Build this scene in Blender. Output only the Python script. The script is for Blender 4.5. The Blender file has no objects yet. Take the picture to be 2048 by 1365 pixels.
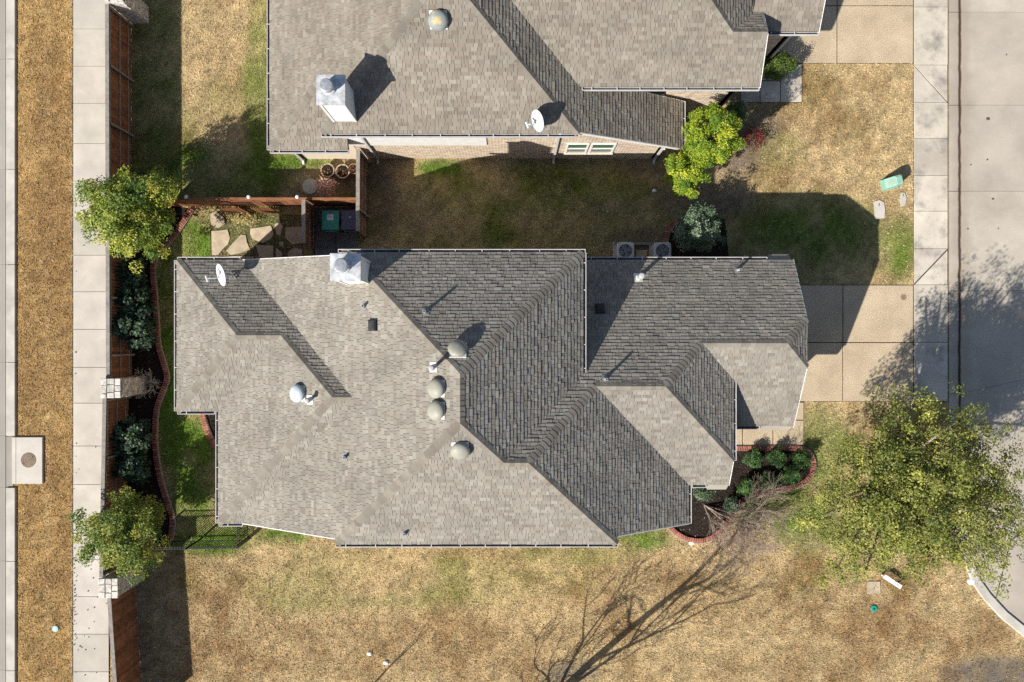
import bpy, math, random
import numpy as np
from mathutils import Vector, Matrix

# ------------------------------------------------------------------ camera, sky, sun, exposure
SC = bpy.context.scene
COL = SC.collection
H = 35.0            # drone height above the ground (m)
FPX = 1592.5        # focal length in photo pixels (28 mm lens)
cam_d = bpy.data.cameras.new('camera')
cam_d.sensor_width = 36.0
cam_d.lens = 28.0
cam_d.clip_start = 0.5
cam_d.clip_end = 2000.0
cam = bpy.data.objects.new('camera', cam_d)
cam.location = (0, 0, H)
cam.rotation_euler = (0, 0, 0)
COL.objects.link(cam)
SC.camera = cam

SUN = Vector((-0.986, -0.883, 1.0)).normalized()
world = bpy.data.worlds.new('World')
SC.world = world
world.use_nodes = True
wn = world.node_tree.nodes
wl = world.node_tree.links
wn.clear()
sky = wn.new('ShaderNodeTexSky')
sky.sky_type = 'NISHITA'
sky.sun_disc = False
sky.sun_elevation = math.asin(SUN.z)
sky.sun_rotation = math.atan2(SUN.x, SUN.y) % (2 * math.pi)
bg = wn.new('ShaderNodeBackground')
bg.inputs[1].default_value = 0.073
wo = wn.new('ShaderNodeOutputWorld')
wl.new(sky.outputs[0], bg.inputs[0])
wl.new(bg.outputs[0], wo.inputs[0])
sun_d = bpy.data.lights.new('sun', 'SUN')
sun_d.energy = 4.9
sun_d.angle = math.radians(0.53)
sun_d.color = (1.0, 0.95, 0.87)
sun = bpy.data.objects.new('sun', sun_d)
sun.rotation_euler = SUN.to_track_quat('Z', 'Y').to_euler()
sun.location = (-30, -27, 40)
COL.objects.link(sun)
SC.view_settings.view_transform = 'Standard'
SC.view_settings.look = 'None'
SC.view_settings.exposure = 0.62
SC.view_settings.gamma = 1.0
SC.view_settings.use_curve_mapping = False
SC.cycles.use_denoising = False
SC.cycles.max_bounces = 6

# ------------------------------------------------------------------ helpers
R = random.Random(7)
NP = np.random.default_rng(11)

def g(u, v, z=0.0):
    """photo pixel -> world point at height z"""
    k = (H - z) / FPX
    return ((u - 1024) * k, (682.5 - v) * k, z)

def setp(o, label=None, cat=None, group=None, kind=None):
    if label: o['label'] = label
    if cat: o['category'] = cat
    if group: o['group'] = group
    if kind: o['kind'] = kind
    return o

class MB:
    def __init__(self):
        self.v = []; self.f = []; self.c = []
    def face(self, pts, col=(1, 1, 1)):
        n = len(self.v)
        self.v.extend([tuple(p) for p in pts])
        self.f.append(tuple(range(n, n + len(pts))))
        self.c.append(col)
    def add(self, verts, faces, col=(1, 1, 1)):
        n = len(self.v)
        self.v.extend([tuple(p) for p in verts])
        for f in faces:
            self.f.append(tuple(i + n for i in f)); self.c.append(col)
    def box(self, x0, x1, y0, y1, z0, z1, col=(1, 1, 1), bev=0.0):
        if bev > 0:
            b = bev
            lo = [(x0, y0, z0), (x1, y0, z0), (x1, y1, z0), (x0, y1, z0)]
            mi = [(x0, y0, z1 - b), (x1, y0, z1 - b), (x1, y1, z1 - b), (x0, y1, z1 - b)]
            hi = [(x0 + b, y0 + b, z1), (x1 - b, y0 + b, z1), (x1 - b, y1 - b, z1), (x0 + b, y1 - b, z1)]
            v = lo + mi + hi
            fs = [(3, 2, 1, 0)]
            for a in (0, 4):
                for i in range(4):
                    j = (i + 1) % 4
                    fs.append((a + i, a + j, a + 4 + j, a + 4 + i))
            fs.append((8, 9, 10, 11))
            self.add(v, fs, col); return
        v = [(x0, y0, z0), (x1, y0, z0), (x1, y1, z0), (x0, y1, z0), (x0, y0, z1), (x1, y0, z1), (x1, y1, z1), (x0, y1, z1)]
        self.add(v, [(3, 2, 1, 0), (4, 5, 6, 7), (0, 1, 5, 4), (1, 2, 6, 5), (2, 3, 7, 6), (3, 0, 4, 7)], col)
    def beam(self, a, b, w, h, col=(1, 1, 1), up=(0, 0, 1)):
        """rectangular bar from a to b"""
        a = Vector(a); b = Vector(b); d = (b - a)
        if d.length < 1e-6: return
        d.normalize(); up = Vector(up)
        if abs(d.dot(up)) > 0.98: up = Vector((1, 0, 0))
        s = d.cross(up).normalized(); t = s.cross(d).normalized()
        v = []
        for p in (a, b):
            for (i, j) in ((-1, -1), (1, -1), (1, 1), (-1, 1)):
                v.append(p + s * (i * w / 2) + t * (j * h / 2))
        self.add(v, [(3, 2, 1, 0), (4, 5, 6, 7), (0, 1, 5, 4), (1, 2, 6, 5), (2, 3, 7, 6), (3, 0, 4, 7)], col)
    def tube(self, a, b, r0, r1, n=8, col=(1, 1, 1), caps=True):
        a = Vector(a); b = Vector(b); d = (b - a)
        if d.length < 1e-6: return
        d.normalize()
        up = Vector((0, 0, 1)) if abs(d.z) < 0.95 else Vector((1, 0, 0))
        s = d.cross(up).normalized(); t = s.cross(d).normalized()
        v = []
        for p, r in ((a, r0), (b, r1)):
            for i in range(n):
                an = 2 * math.pi * i / n
                v.append(p + s * (math.cos(an) * r) + t * (math.sin(an) * r))
        fs = [(i, (i + 1) % n, n + (i + 1) % n, n + i) for i in range(n)]
        if caps: fs += [tuple(range(n - 1, -1, -1)), tuple(range(n, 2 * n))]
        self.add(v, fs, col)
    def lathe(self, prof, n=16, col=(1, 1, 1), M=None, cx=0, cy=0):
        v = []
        for (r, z) in prof:
            for i in range(n):
                an = 2 * math.pi * i / n
                p = Vector((cx + math.cos(an) * r, cy + math.sin(an) * r, z))
                if M is not None: p = M @ p
                v.append(p)
        fs = []
        for k in range(len(prof) - 1):
            for i in range(n):
                j = (i + 1) % n
                fs.append((k * n + i, k * n + j, (k + 1) * n + j, (k + 1) * n + i))
        fs.append(tuple((len(prof) - 1) * n + i for i in range(n)))
        self.add(v, fs, col)
    def prism(self, poly, z0, z1, col=(1, 1, 1)):
        n = len(poly)
        v = [(p[0], p[1], z0) for p in poly] + [(p[0], p[1], z1) for p in poly]
        fs = [tuple(range(n - 1, -1, -1)), tuple(range(n, 2 * n))]
        for i in range(n):
            j = (i + 1) % n
            fs.append((i, j, n + j, n + i))
        self.add(v, fs, col)
    def mesh(self, name, off=(0, 0, 0)):
        me = bpy.data.meshes.new(name)
        ox, oy, oz = off
        me.from_pydata([(x - ox, y - oy, z - oz) for (x, y, z) in self.v], [], self.f)
        at = me.attributes.new('Col', 'FLOAT_COLOR', 'FACE')
        arr = np.ones((len(self.f), 4), np.float32)
        arr[:, :3] = np.array(self.c, np.float32).reshape(-1, 3)
        at.data.foreach_set('color', arr.ravel())
        return me
    def build(self, name, mat, parent=None, smooth=False, at=None):
        """at: origin of the object (world); the mesh is stored relative to it"""
        base = at if at is not None else (0, 0, 0)
        me = self.mesh(name, base)
        if smooth:
            me.polygons.foreach_set('use_smooth', [True] * len(me.polygons))
        me.materials.append(mat)
        o = bpy.data.objects.new(name, me)
        COL.objects.link(o)
        o.location = base
        if parent is not None: attach(o, parent)
        return o

def worldloc(o):
    p = Vector(o.location)
    while o.parent is not None:
        o = o.parent; p = p + Vector(o.location)
    return p

def attach(o, parent):
    o.parent = parent
    o.location = Vector(o.location) - worldloc(parent)

def empty(name, loc, label=None, cat=None, group=None, kind=None):
    o = bpy.data.objects.new(name, None)
    o.empty_display_size = 0.3
    o.location = loc
    COL.objects.link(o)
    return setp(o, label, cat, group, kind)

def np_mesh(name, verts, nper, cols, mat, parent=None):
    """verts (N*nper,3): N separate polygons with nper corners; cols (N,3)"""
    n = len(verts) // nper
    me = bpy.data.meshes.new(name)
    me.vertices.add(len(verts))
    me.vertices.foreach_set('co', np.ascontiguousarray(verts, np.float32).ravel())
    me.loops.add(n * nper)
    me.loops.foreach_set('vertex_index', np.arange(n * nper, dtype=np.int32))
    me.polygons.add(n)
    me.polygons.foreach_set('loop_start', np.arange(n, dtype=np.int32) * nper)
    me.polygons.foreach_set('loop_total', np.full(n, nper, np.int32))
    me.update(calc_edges=True)
    at = me.attributes.new('Col', 'FLOAT_COLOR', 'FACE')
    a = np.ones((n, 4), np.float32); a[:, :3] = cols
    at.data.foreach_set('color', a.ravel())
    me.materials.append(mat)
    o = bpy.data.objects.new(name, me)
    COL.objects.link(o)
    if parent is not None: attach(o, parent)
    return o

def emit_pieces(pieces, name, mat, parent, limit=300):
    """pieces: (verts, faces, col, size). The largest become objects of their own, the rest one joined part."""
    order = sorted(range(len(pieces)), key=lambda i: -pieces[i][3])
    for n, i in enumerate(order):
        if n >= limit: break
        vs, fs, c, _ = pieces[i]
        m = MB(); m.add(vs, fs, c)
        ctr = tuple(np.mean(np.array([tuple(p) for p in vs]), axis=0))
        m.build(name, mat, parent, at=ctr)
    if len(order) > limit:
        m = MB()
        for i in order[limit:]:
            vs, fs, c, _ = pieces[i]; m.add(vs, fs, c)
        setp(m.build(name + '_field', mat, parent), kind='stuff')

# ------------------------------------------------------------------ materials
def srgb(r, g_, b):
    f = lambda c: (c / 255 / 12.92) if c / 255 <= 0.04045 else ((c / 255 + 0.055) / 1.055) ** 2.4
    return (f(r), f(g_), f(b))

def mat(name, col=(0.5, 0.5, 0.5), var=0.25, scale=6.0, rough=0.85, attr=False, fine=0.0, fscale=90.0, bump=0.0, bscale=60.0,
        metal=0.0, spec=0.3, col2=None, c2scale=1.2, c2lo=0.5, c2hi=0.62, trans=0.0, randobj=0.0):
    m = bpy.data.materials.new(name)
    m.use_nodes = True
    nt = m.node_tree; N = nt.nodes; L = nt.links
    b = N['Principled BSDF']
    b.inputs['Roughness'].default_value = rough
    b.inputs['Metallic'].default_value = metal
    b.inputs['Specular IOR Level'].default_value = spec
    geo = N.new('ShaderNodeNewGeometry')
    def noise(sc, det=4.0, rgh=0.6):
        n = N.new('ShaderNodeTexNoise'); n.inputs['Scale'].default_value = sc
        n.inputs['Detail'].default_value = det; n.inputs['Roughness'].default_value = rgh
        L.new(geo.outputs['Position'], n.inputs['Vector']); return n
    def mixc(kind, fac, a, bb):
        x = N.new('ShaderNodeMix'); x.data_type = 'RGBA'; x.blend_type = kind
        x.clamp_factor = True
        if isinstance(fac, (int, float)): x.inputs[0].default_value = fac
        else: L.new(fac, x.inputs[0])
        for sock, val in ((x.inputs[6], a), (x.inputs[7], bb)):
            if isinstance(val, tuple): sock.default_value = (*val, 1)
            else: L.new(val, sock)
        return x.outputs[2]
    def rng(val, lo, hi, a, bb):
        x = N.new('ShaderNodeMapRange'); x.inputs[1].default_value = lo; x.inputs[2].default_value = hi
        x.inputs[3].default_value = a; x.inputs[4].default_value = bb
        L.new(val, x.inputs[0]); return x.outputs[0]
    c = col
    if attr:
        a = N.new('ShaderNodeAttribute'); a.attribute_name = 'Col'
        c = mixc('MULTIPLY', 1.0, col, a.outputs['Color'])
    if col2 is not None:
        n = noise(c2scale, 6.0, 0.65)
        c = mixc('MIX', rng(n.outputs[0], c2lo, c2hi, 0, 1), c, col2)
    if var > 0:
        n = noise(scale)
        v = rng(n.outputs[0], 0.3, 0.7, 1 - var, 1 + var * 0.6)
        cc = N.new('ShaderNodeCombineColor')
        for i in range(3): L.new(v, cc.inputs[i])
        c = mixc('MULTIPLY', 1.0, c, cc.outputs[0])
    if fine > 0:
        n = noise(fscale, 2.0, 0.7)
        v = rng(n.outputs[0], 0.3, 0.7, 1 - fine, 1 + fine * 0.7)
        cc = N.new('ShaderNodeCombineColor')
        for i in range(3): L.new(v, cc.inputs[i])
        c = mixc('MULTIPLY', 1.0, c, cc.outputs[0])
    if randobj > 0:
        oi = N.new('ShaderNodeObjectInfo')
        v = rng(oi.outputs['Random'], 0, 1, 1 - randobj, 1 + randobj * 0.7)
        cc = N.new('ShaderNodeCombineColor')
        for i in range(3): L.new(v, cc.inputs[i])
        c = mixc('MULTIPLY', 1.0, c, cc.outputs[0])
    if isinstance(c, tuple): b.inputs['Base Color'].default_value = (*c, 1)
    else: L.new(c, b.inputs['Base Color'])
    if bump > 0:
        n = noise(bscale, 4.0, 0.7)
        bp = N.new('ShaderNodeBump'); bp.inputs['Strength'].default_value = bump; bp.inputs['Distance'].default_value = 0.02
        L.new(n.outputs[0], bp.inputs['Height']); L.new(bp.outputs[0], b.inputs['Normal'])
    if trans > 0:
        tr = N.new('ShaderNodeBsdfTranslucent')
        if isinstance(c, tuple): tr.inputs[0].default_value = (*c, 1)
        else: L.new(c, tr.inputs[0])
        mx = N.new('ShaderNodeMixShader'); mx.inputs[0].default_value = trans
        out = N['Material Output']
        L.new(b.outputs[0], mx.inputs[1]); L.new(tr.outputs[0], mx.inputs[2]); L.new(mx.outputs[0], out.inputs[0])
    m['_'] = 1
    return m

M = {}
M['shingle'] = mat('shingle', (1, 1, 1), var=0.17, scale=0.7, rough=0.92, attr=True, fine=0.22, fscale=120, spec=0.15)
M['underlay'] = mat('roof_underlay', (0.022, 0.021, 0.021), var=0.2, rough=0.95)
M['trim'] = mat('white_trim', (0.70, 0.69, 0.67), var=0.1, scale=3, rough=0.5)
M['gutter'] = mat('gutter_paint', (0.52, 0.51, 0.50), var=0.14, scale=5, rough=0.45)
M['gutterbed'] = mat('gutter_bed', (0.13, 0.115, 0.12), var=0.5, scale=5, rough=0.9)
M['brickwall'] = None
M['cream'] = mat('cream_siding', (0.62, 0.55, 0.43), var=0.12, rough=0.7)
M['concrete'] = mat('sidewalk_concrete', (0.51, 0.475, 0.415), var=0.16, scale=0.9, rough=0.9, fine=0.10, fscale=45, bump=0.15, bscale=80, randobj=0.06, attr=True)
M['concrete_r'] = mat('stained_concrete', (0.52, 0.47, 0.395), var=0.2, scale=0.8, rough=0.9, fine=0.12, fscale=40, bump=0.15, col2=(0.25, 0.23, 0.205), c2scale=1.1, c2lo=0.5, c2hi=0.72, randobj=0.07, attr=True)
M['aggregate'] = mat('exposed_aggregate', (0.50, 0.40, 0.275), var=0.18, scale=0.8, rough=0.9, fine=0.5, fscale=26, bump=0.5, bscale=40)
M['joint'] = mat('joint_dirt', (0.06, 0.052, 0.045), var=0.3, rough=1)
M['wood'] = mat('cedar_board', (0.27, 0.115, 0.055), var=0.35, scale=3, rough=0.85, fine=0.25, fscale=30, randobj=0.28)
M['greywood'] = mat('weathered_rail', (0.27, 0.245, 0.215), var=0.3, scale=5, rough=0.9, fine=0.25, fscale=40)
M['stone'] = mat('limestone', (0.60, 0.56, 0.50), var=0.4, scale=7, rough=0.9, fine=0.2, fscale=40, bump=0.6, bscale=25, randobj=0.22)
M['mortar'] = mat('mortar', (0.22, 0.2, 0.18), var=0.3, rough=0.95)
M['brick'] = mat('edging_brick', (0.40, 0.155, 0.11), var=0.35, scale=9, rough=0.9, randobj=0.4, fine=0.2, fscale=60)
M['mulch'] = mat('mulch', (0.028, 0.02, 0.015), var=0.6, scale=14, rough=1, fine=0.6, fscale=50, bump=1.0, bscale=30)
M['flag'] = mat('flagstone', (0.50, 0.41, 0.29), var=0.25, scale=3, rough=0.85, fine=0.15, fscale=30, bump=0.3, bscale=12, randobj=0.12)
M['slate'] = mat('darkpad', (0.19, 0.185, 0.18), var=0.3, scale=2, rough=0.9, fine=0.2)
M['metal'] = mat('galvanised', (0.66, 0.67, 0.68), var=0.3, scale=6, rough=0.45, metal=0.25, spec=0.5)
M['whitepaint'] = mat('white_paint', (0.80, 0.80, 0.80), var=0.07, rough=0.5)
M['vent_olive'] = mat('olive_vent_paint', (0.30, 0.295, 0.245), var=0.12, rough=0.5)
M['vent_blue'] = mat('pale_vent_paint', (0.47, 0.53, 0.56), var=0.1, rough=0.5)
M['vent_stain'] = mat('stained_vent_paint', (0.23, 0.25, 0.24), var=0.15, rough=0.55, col2=(0.52, 0.38, 0.16), c2scale=2.2, c2lo=0.52, c2hi=0.6)
M['pvc'] = mat('pvc_pipe', (0.45, 0.44, 0.42), var=0.15, rough=0.5)
M['black'] = mat('black_plastic', (0.03, 0.032, 0.036), var=0.2, rough=0.55)
M['iron'] = mat('iron_fence_paint', (0.022, 0.024, 0.028), var=0.1, rough=0.45)
M['dish'] = mat('dish_paint', (0.60, 0.62, 0.64), var=0.08, rough=0.4)
M['greybracket'] = mat('grey_bracket', (0.22, 0.23, 0.25), var=0.1, rough=0.5)
M['bin_green'] = mat('green_bin_plastic', (0.06, 0.30, 0.22), var=0.15, rough=0.5)
M['bin_dark'] = mat('dark_bin_plastic', (0.10, 0.105, 0.155), var=0.15, rough=0.5)
M['paper'] = mat('label_paper', (0.75, 0.76, 0.78), var=0.1, rough=0.6)
M['acgrey'] = mat('condenser_paint', (0.58, 0.59, 0.58), var=0.12, rough=0.5)
M['acdark'] = mat('condenser_inside', (0.10, 0.105, 0.11), var=0.2, rough=0.6)
M['utilgreen'] = mat('utility_green', (0.24, 0.42, 0.34), var=0.1, rough=0.5)
M['teal'] = mat('teal_plastic', (0.005, 0.30, 0.24), var=0.1, rough=0.5)
M['rust'] = mat('cast_iron', (0.23, 0.165, 0.12), var=0.3, scale=12, rough=0.8)
M['bark'] = mat('bark', (0.13, 0.095, 0.07), var=0.4, scale=12, rough=0.95)
M['palebark'] = mat('pale_bark', (0.30, 0.235, 0.18), var=0.4, scale=9, rough=0.9)
M['twig'] = mat('grey_twig', (.48, .42, .36), var=.2, rough=.9)
M['silverbark'] = mat('silver_bark', (.34, .26, .21), var=.35, scale=9, rough=.9)
M['leaf'] = mat('leaf', (1, 1, 1), var=0.0, rough=0.55, attr=True, spec=0.35, trans=0.28)
M['grass'] = mat('grass_blade', (1, 1, 1), var=0.0, rough=0.9, attr=True, spec=0.1, trans=0.2)
M['terracotta'] = mat('terracotta', (0.30, 0.17, 0.11), var=0.3, scale=8, rough=0.8)
M['tan_pot'] = mat('tan_pot', (0.40, 0.34, 0.25), var=0.25, scale=8, rough=0.8)
M['glass'] = mat('window_glass', (0.10, 0.12, 0.13), var=0.1, rough=0.12, spec=0.6)
M['greentint'] = mat('green_sash', (0.03, 0.10, 0.05), var=0.1, rough=0.3)

def brick_wall_mat():
    m = bpy.data.materials.new('house_brick'); m.use_nodes = True
    nt = m.node_tree; N = nt.nodes; L = nt.links; b = N['Principled BSDF']
    b.inputs['Roughness'].default_value = 0.9; b.inputs['Specular IOR Level'].default_value = 0.15
    geo = N.new('ShaderNodeNewGeometry'); sep = N.new('ShaderNodeSeparateXYZ'); L.new(geo.outputs['Position'], sep.inputs[0])
    ad = N.new('ShaderNodeMath'); ad.operation = 'ADD'; L.new(sep.outputs[0], ad.inputs[0]); L.new(sep.outputs[1], ad.inputs[1])
    cb = N.new('ShaderNodeCombineXYZ'); L.new(ad.outputs[0], cb.inputs[0]); L.new(sep.outputs[2], cb.inputs[1])
    br = N.new('ShaderNodeTexBrick'); L.new(cb.outputs[0], br.inputs['Vector'])
    br.inputs['Scale'].default_value = 1.0; br.inputs['Brick Width'].default_value = 0.26; br.inputs['Row Height'].default_value = 0.085
    br.inputs['Mortar Size'].default_value = 0.013
    br.inputs['Color1'].default_value = (0.20, 0.12, 0.08, 1); br.inputs['Color2'].default_value = (0.56, 0.42, 0.29, 1)
    br.inputs['Mortar'].default_value = (0.74, 0.67, 0.55, 1)
    no = N.new('ShaderNodeTexNoise'); no.inputs['Scale'].default_value = 5.0; L.new(geo.outputs['Position'], no.inputs['Vector'])
    mx = N.new('ShaderNodeMix'); mx.data_type = 'RGBA'; mx.blend_type = 'OVERLAY'; mx.inputs[0].default_value = 0.35
    L.new(br.outputs[0], mx.inputs[6]); L.new(no.outputs[0], mx.inputs[7]); L.new(mx.outputs[2], b.inputs['Base Color'])
    bp = N.new('ShaderNodeBump'); bp.inputs['Strength'].default_value = 0.5; bp.inputs['Distance'].default_value = 0.01
    L.new(br.outputs[1], bp.inputs['Height']); bp.invert = True; L.new(bp.outputs[0], b.inputs['Normal'])
    return m
M['brickwall'] = brick_wall_mat()

def street_mat(name, base, stain):
    """cast concrete; stain: (x position, width, colour) of the dirt line the gutter leaves"""
    m = mat(name, base, var=0.18, scale=0.45, rough=0.88, fine=0.10, fscale=35, bump=0.12, attr=True, randobj=0.04,
            col2=tuple(c * 0.78 for c in base), c2scale=0.5, c2lo=0.45, c2hi=0.75)
    nt = m.node_tree; N = nt.nodes; L = nt.links; b = N['Principled BSDF']
    src = b.inputs['Base Color'].links[0].from_socket
    geo = N.new('ShaderNodeNewGeometry'); sep = N.new('ShaderNodeSeparateXYZ'); L.new(geo.outputs['Position'], sep.inputs[0])
    for (x0, w, c, amt) in stain:
        no = N.new('ShaderNodeTexNoise'); no.inputs['Scale'].default_value = 1.6; no.inputs['Detail'].default_value = 8
        L.new(geo.outputs['Position'], no.inputs['Vector'])
        a = N.new('ShaderNodeMath'); a.operation = 'MULTIPLY_ADD'; L.new(no.outputs[0], a.inputs[0]); a.inputs[1].default_value = w * 1.6
        a.inputs[2].default_value = -x0 - w * 0.8
        d = N.new('ShaderNodeMath'); d.operation = 'ADD'; L.new(sep.outputs[0], d.inputs[0]); L.new(a.outputs[0], d.inputs[1])
        e = N.new('ShaderNodeMath'); e.operation = 'ABSOLUTE'; L.new(d.outputs[0], e.inputs[0])
        r = N.new('ShaderNodeMapRange'); r.inputs[1].default_value = w * 0.35; r.inputs[2].default_value = w; r.inputs[3].default_value = amt; r.inputs[4].default_value = 0
        L.new(e.outputs[0], r.inputs[0])
        mx = N.new('ShaderNodeMix'); mx.data_type = 'RGBA'; L.new(r.outputs[0], mx.inputs[0]); L.new(src, mx.inputs[6]); mx.inputs[7].default_value = (*c, 1)
        src = mx.outputs[2]
    L.new(src, b.inputs['Base Color'])
    return m
M['street'] = street_mat('street_concrete', (0.46, 0.41, 0.345), [(19.75, 0.5, (0.30, 0.25, 0.19), 0.55), (19.66, 0.085, (0.05, 0.02, 0.01), .95)])
M['road'] = street_mat('road_concrete', (0.40, 0.37, 0.325), [(-22.35, 0.3, (0.27, 0.25, 0.22), 0.6)])
M['curb'] = mat('curb_concrete', (0.50, 0.465, 0.41), var=0.25, scale=1.2, rough=0.9, fine=0.1, attr=True)

# ------------------------------------------------------------------ lawn colour field (photo pixels -> colour)
def vnoise(x, y, s, seed):
    """cheap smooth value noise"""
    r = np.random.default_rng(seed).random((256, 256))
    x = x / s + 1000.0; y = y / s + 1000.0
    xi = np.floor(x).astype(int); yi = np.floor(y).astype(int)
    fx = x - xi; fy = y - yi
    fx = fx * fx * (3 - 2 * fx); fy = fy * fy * (3 - 2 * fy)
    a = r[xi % 256, yi % 256]; b = r[(xi + 1) % 256, yi % 256]; c = r[xi % 256, (yi + 1) % 256]; d = r[(xi + 1) % 256, (yi + 1) % 256]
    return (a * (1 - fx) + b * fx) * (1 - fy) + (c * (1 - fx) + d * fx) * fy

GREEN = [  # u, v, ru, rv, weight
    (310, 170, 60, 220, .55), (330, 360, 90, 60, .6), (1010, 400, 330, 100, .42), (1280, 420, 120, 60, .4), (740, 360, 60, 60, .4),
    (430, 260, 90, 110, .25), (520, 180, 40, 200, .7), (440, 350, 150, 70, .75), (600, 325, 70, 16, 1.0), (520, 322, 40, 14, .7),
    (1000, 455, 360, 70, .5), (1300, 450, 60, 40, .3), (720, 430, 60, 60, .5), (880, 335, 60, 18, .9), (1090, 440, 200, 60, .5),
    (1620, 480, 180, 95, .58), (1797, 495, 40, 70, .6), (1500, 520, 60, 60, .5),
    (385, 480, 36, 50, 1.0), (410, 490, 20, 40, 1.0), (500, 450, 120, 60, .6), (335, 700, 32, 260, 1.0), (330, 560, 20, 80, .7), (385, 950, 55, 130, 1.0), (430, 1075, 110, 40, .8), (360, 880, 40, 60, 1.0),
    (560, 1075, 60, 22, 1.0), (800, 1160, 330, 60, .34), (700, 1110, 180, 24, .3), (1290, 1075, 70, 30, .8), (1150, 1110, 150, 25, .35), (600, 1180, 120, 50, .35),
    (1560, 1010, 140, 60, .85), (1640, 900, 60, 90, .75), (1640, 1030, 160, 80, .6), (1520, 1000, 60, 30, .6),
    (1560, 300, 60, 40, .25), (1585, 290, 30, 20, .3),
]
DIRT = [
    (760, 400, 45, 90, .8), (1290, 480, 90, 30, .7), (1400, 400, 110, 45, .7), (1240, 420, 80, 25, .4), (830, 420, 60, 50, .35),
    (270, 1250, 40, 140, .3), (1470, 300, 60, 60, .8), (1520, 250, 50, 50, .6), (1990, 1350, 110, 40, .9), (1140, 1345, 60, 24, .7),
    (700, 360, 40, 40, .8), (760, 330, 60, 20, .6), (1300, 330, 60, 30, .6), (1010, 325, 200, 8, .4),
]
BROWN = [(700, 1290, 500, 60, .5), (450, 1250, 120, 120, .6), (1500, 1180, 350, 80, .35), (95, 700, 60, 800, .8), (1850, 1280, 150, 80, .3), (480, 1330, 200, 40, .5)]

def blob(u, v, lst):
    w = np.zeros_like(u)
    for (a, b, ru, rv, k) in lst:
        d = ((u - a) / ru) ** 2 + ((v - b) / rv) ** 2
        w = np.maximum(w, k * np.clip(1.35 - d, 0, 1))
    return w

def lawn_colour(u, v):
    n1 = vnoise(u, v, 34, 1); n2 = vnoise(u, v, 90, 2); n3 = vnoise(u, v, 13, 3)
    straw = np.array(srgb(202, 178, 134)); brown = np.array(srgb(154, 121, 82)); green = np.array(srgb(108, 136, 52)); dirt = np.array(srgb(113, 105, 98)); ochre = np.array(srgb(194, 160, 104))
    sh = (u.shape[0], 3)
    c = np.empty(sh); c[:] = straw
    def mix(c, t, w): w = np.clip(w, 0, 1)[:, None]; return c * (1 - w) + t * w
    c = mix(c, brown, (n2 - .45) * 1.3 + (n1 - .5) * .9)
    c = mix(c, ochre * np.ones(3), np.where(u < 150, .85, 0.0))
    ln = np.exp(-((u - 93 - 5 * (vnoise(u * 0, v, 60, 8) - .5)) / 5.0) ** 2) * (.25 + .6 * vnoise(u, v, 25, 9)); c = mix(c, np.array(srgb(222, 192, 140)), ln)
    c = mix(c, brown, blob(u, v, BROWN) * (.2 + n1 * .9))
    gw = blob(u, v, GREEN)
    c = mix(c, green, gw * (.55 + .9 * n1) + (n2 - .62) * .5 * (u > 360) * (v < 1200))
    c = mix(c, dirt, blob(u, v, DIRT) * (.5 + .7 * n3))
    n4 = vnoise(u + .35 * v, v * .8, 7, 4); c = c * ((0.78 + 0.36 * n3) * (0.70 + 0.54 * n4))[:, None]
    return np.clip(c, 0.004, 0.8)

# ------------------------------------------------------------------ ground sheet
def make_ground():
    xs = np.concatenate([[-400, -120, -45], np.arange(-27, 27.01, 0.3), [45, 120, 400]])
    ys = np.concatenate([[-400, -120, -40], np.arange(-18.6, 18.61, 0.3), [40, 120, 400]])
    nx, ny = len(xs), len(ys)
    X, Y = np.meshgrid(xs, ys, indexing='ij')
    P = np.stack([X.ravel(), Y.ravel(), np.zeros(nx * ny)], 1)
    idx = np.arange(nx * ny).reshape(nx, ny)
    q = np.stack([idx[:-1, :-1].ravel(), idx[1:, :-1].ravel(), idx[1:, 1:].ravel(), idx[:-1, 1:].ravel()], 1)
    me = bpy.data.meshes.new('ground')
    me.vertices.add(len(P)); me.vertices.foreach_set('co', P.astype(np.float32).ravel())
    n = len(q)
    me.loops.add(n * 4); me.loops.foreach_set('vertex_index', q.astype(np.int32).ravel())
    me.polygons.add(n); me.polygons.foreach_set('loop_start', np.arange(n, dtype=np.int32) * 4); me.polygons.foreach_set('loop_total', np.full(n, 4, np.int32))
    me.update(calc_edges=True)
    u = P[:, 0] * FPX / H + 1024; v = 682.5 - P[:, 1] * FPX / H
    at = me.attributes.new('Col', 'FLOAT_COLOR', 'POINT')
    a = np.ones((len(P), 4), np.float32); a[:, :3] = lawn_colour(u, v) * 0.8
    at.data.foreach_set('color', a.ravel())
    m = mat('lawn_soil', (1, 1, 1), var=0.3, scale=7, rough=1.0, attr=True, fine=0.5, fscale=30, bump=0.8, bscale=22, spec=0.05)
    me.materials.append(m)
    o = bpy.data.objects.new('ground', me); COL.objects.link(o)
    setp(o, 'dry straw coloured lawn ground with green patches around both houses', 'ground', kind='structure')
make_ground()

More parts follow.
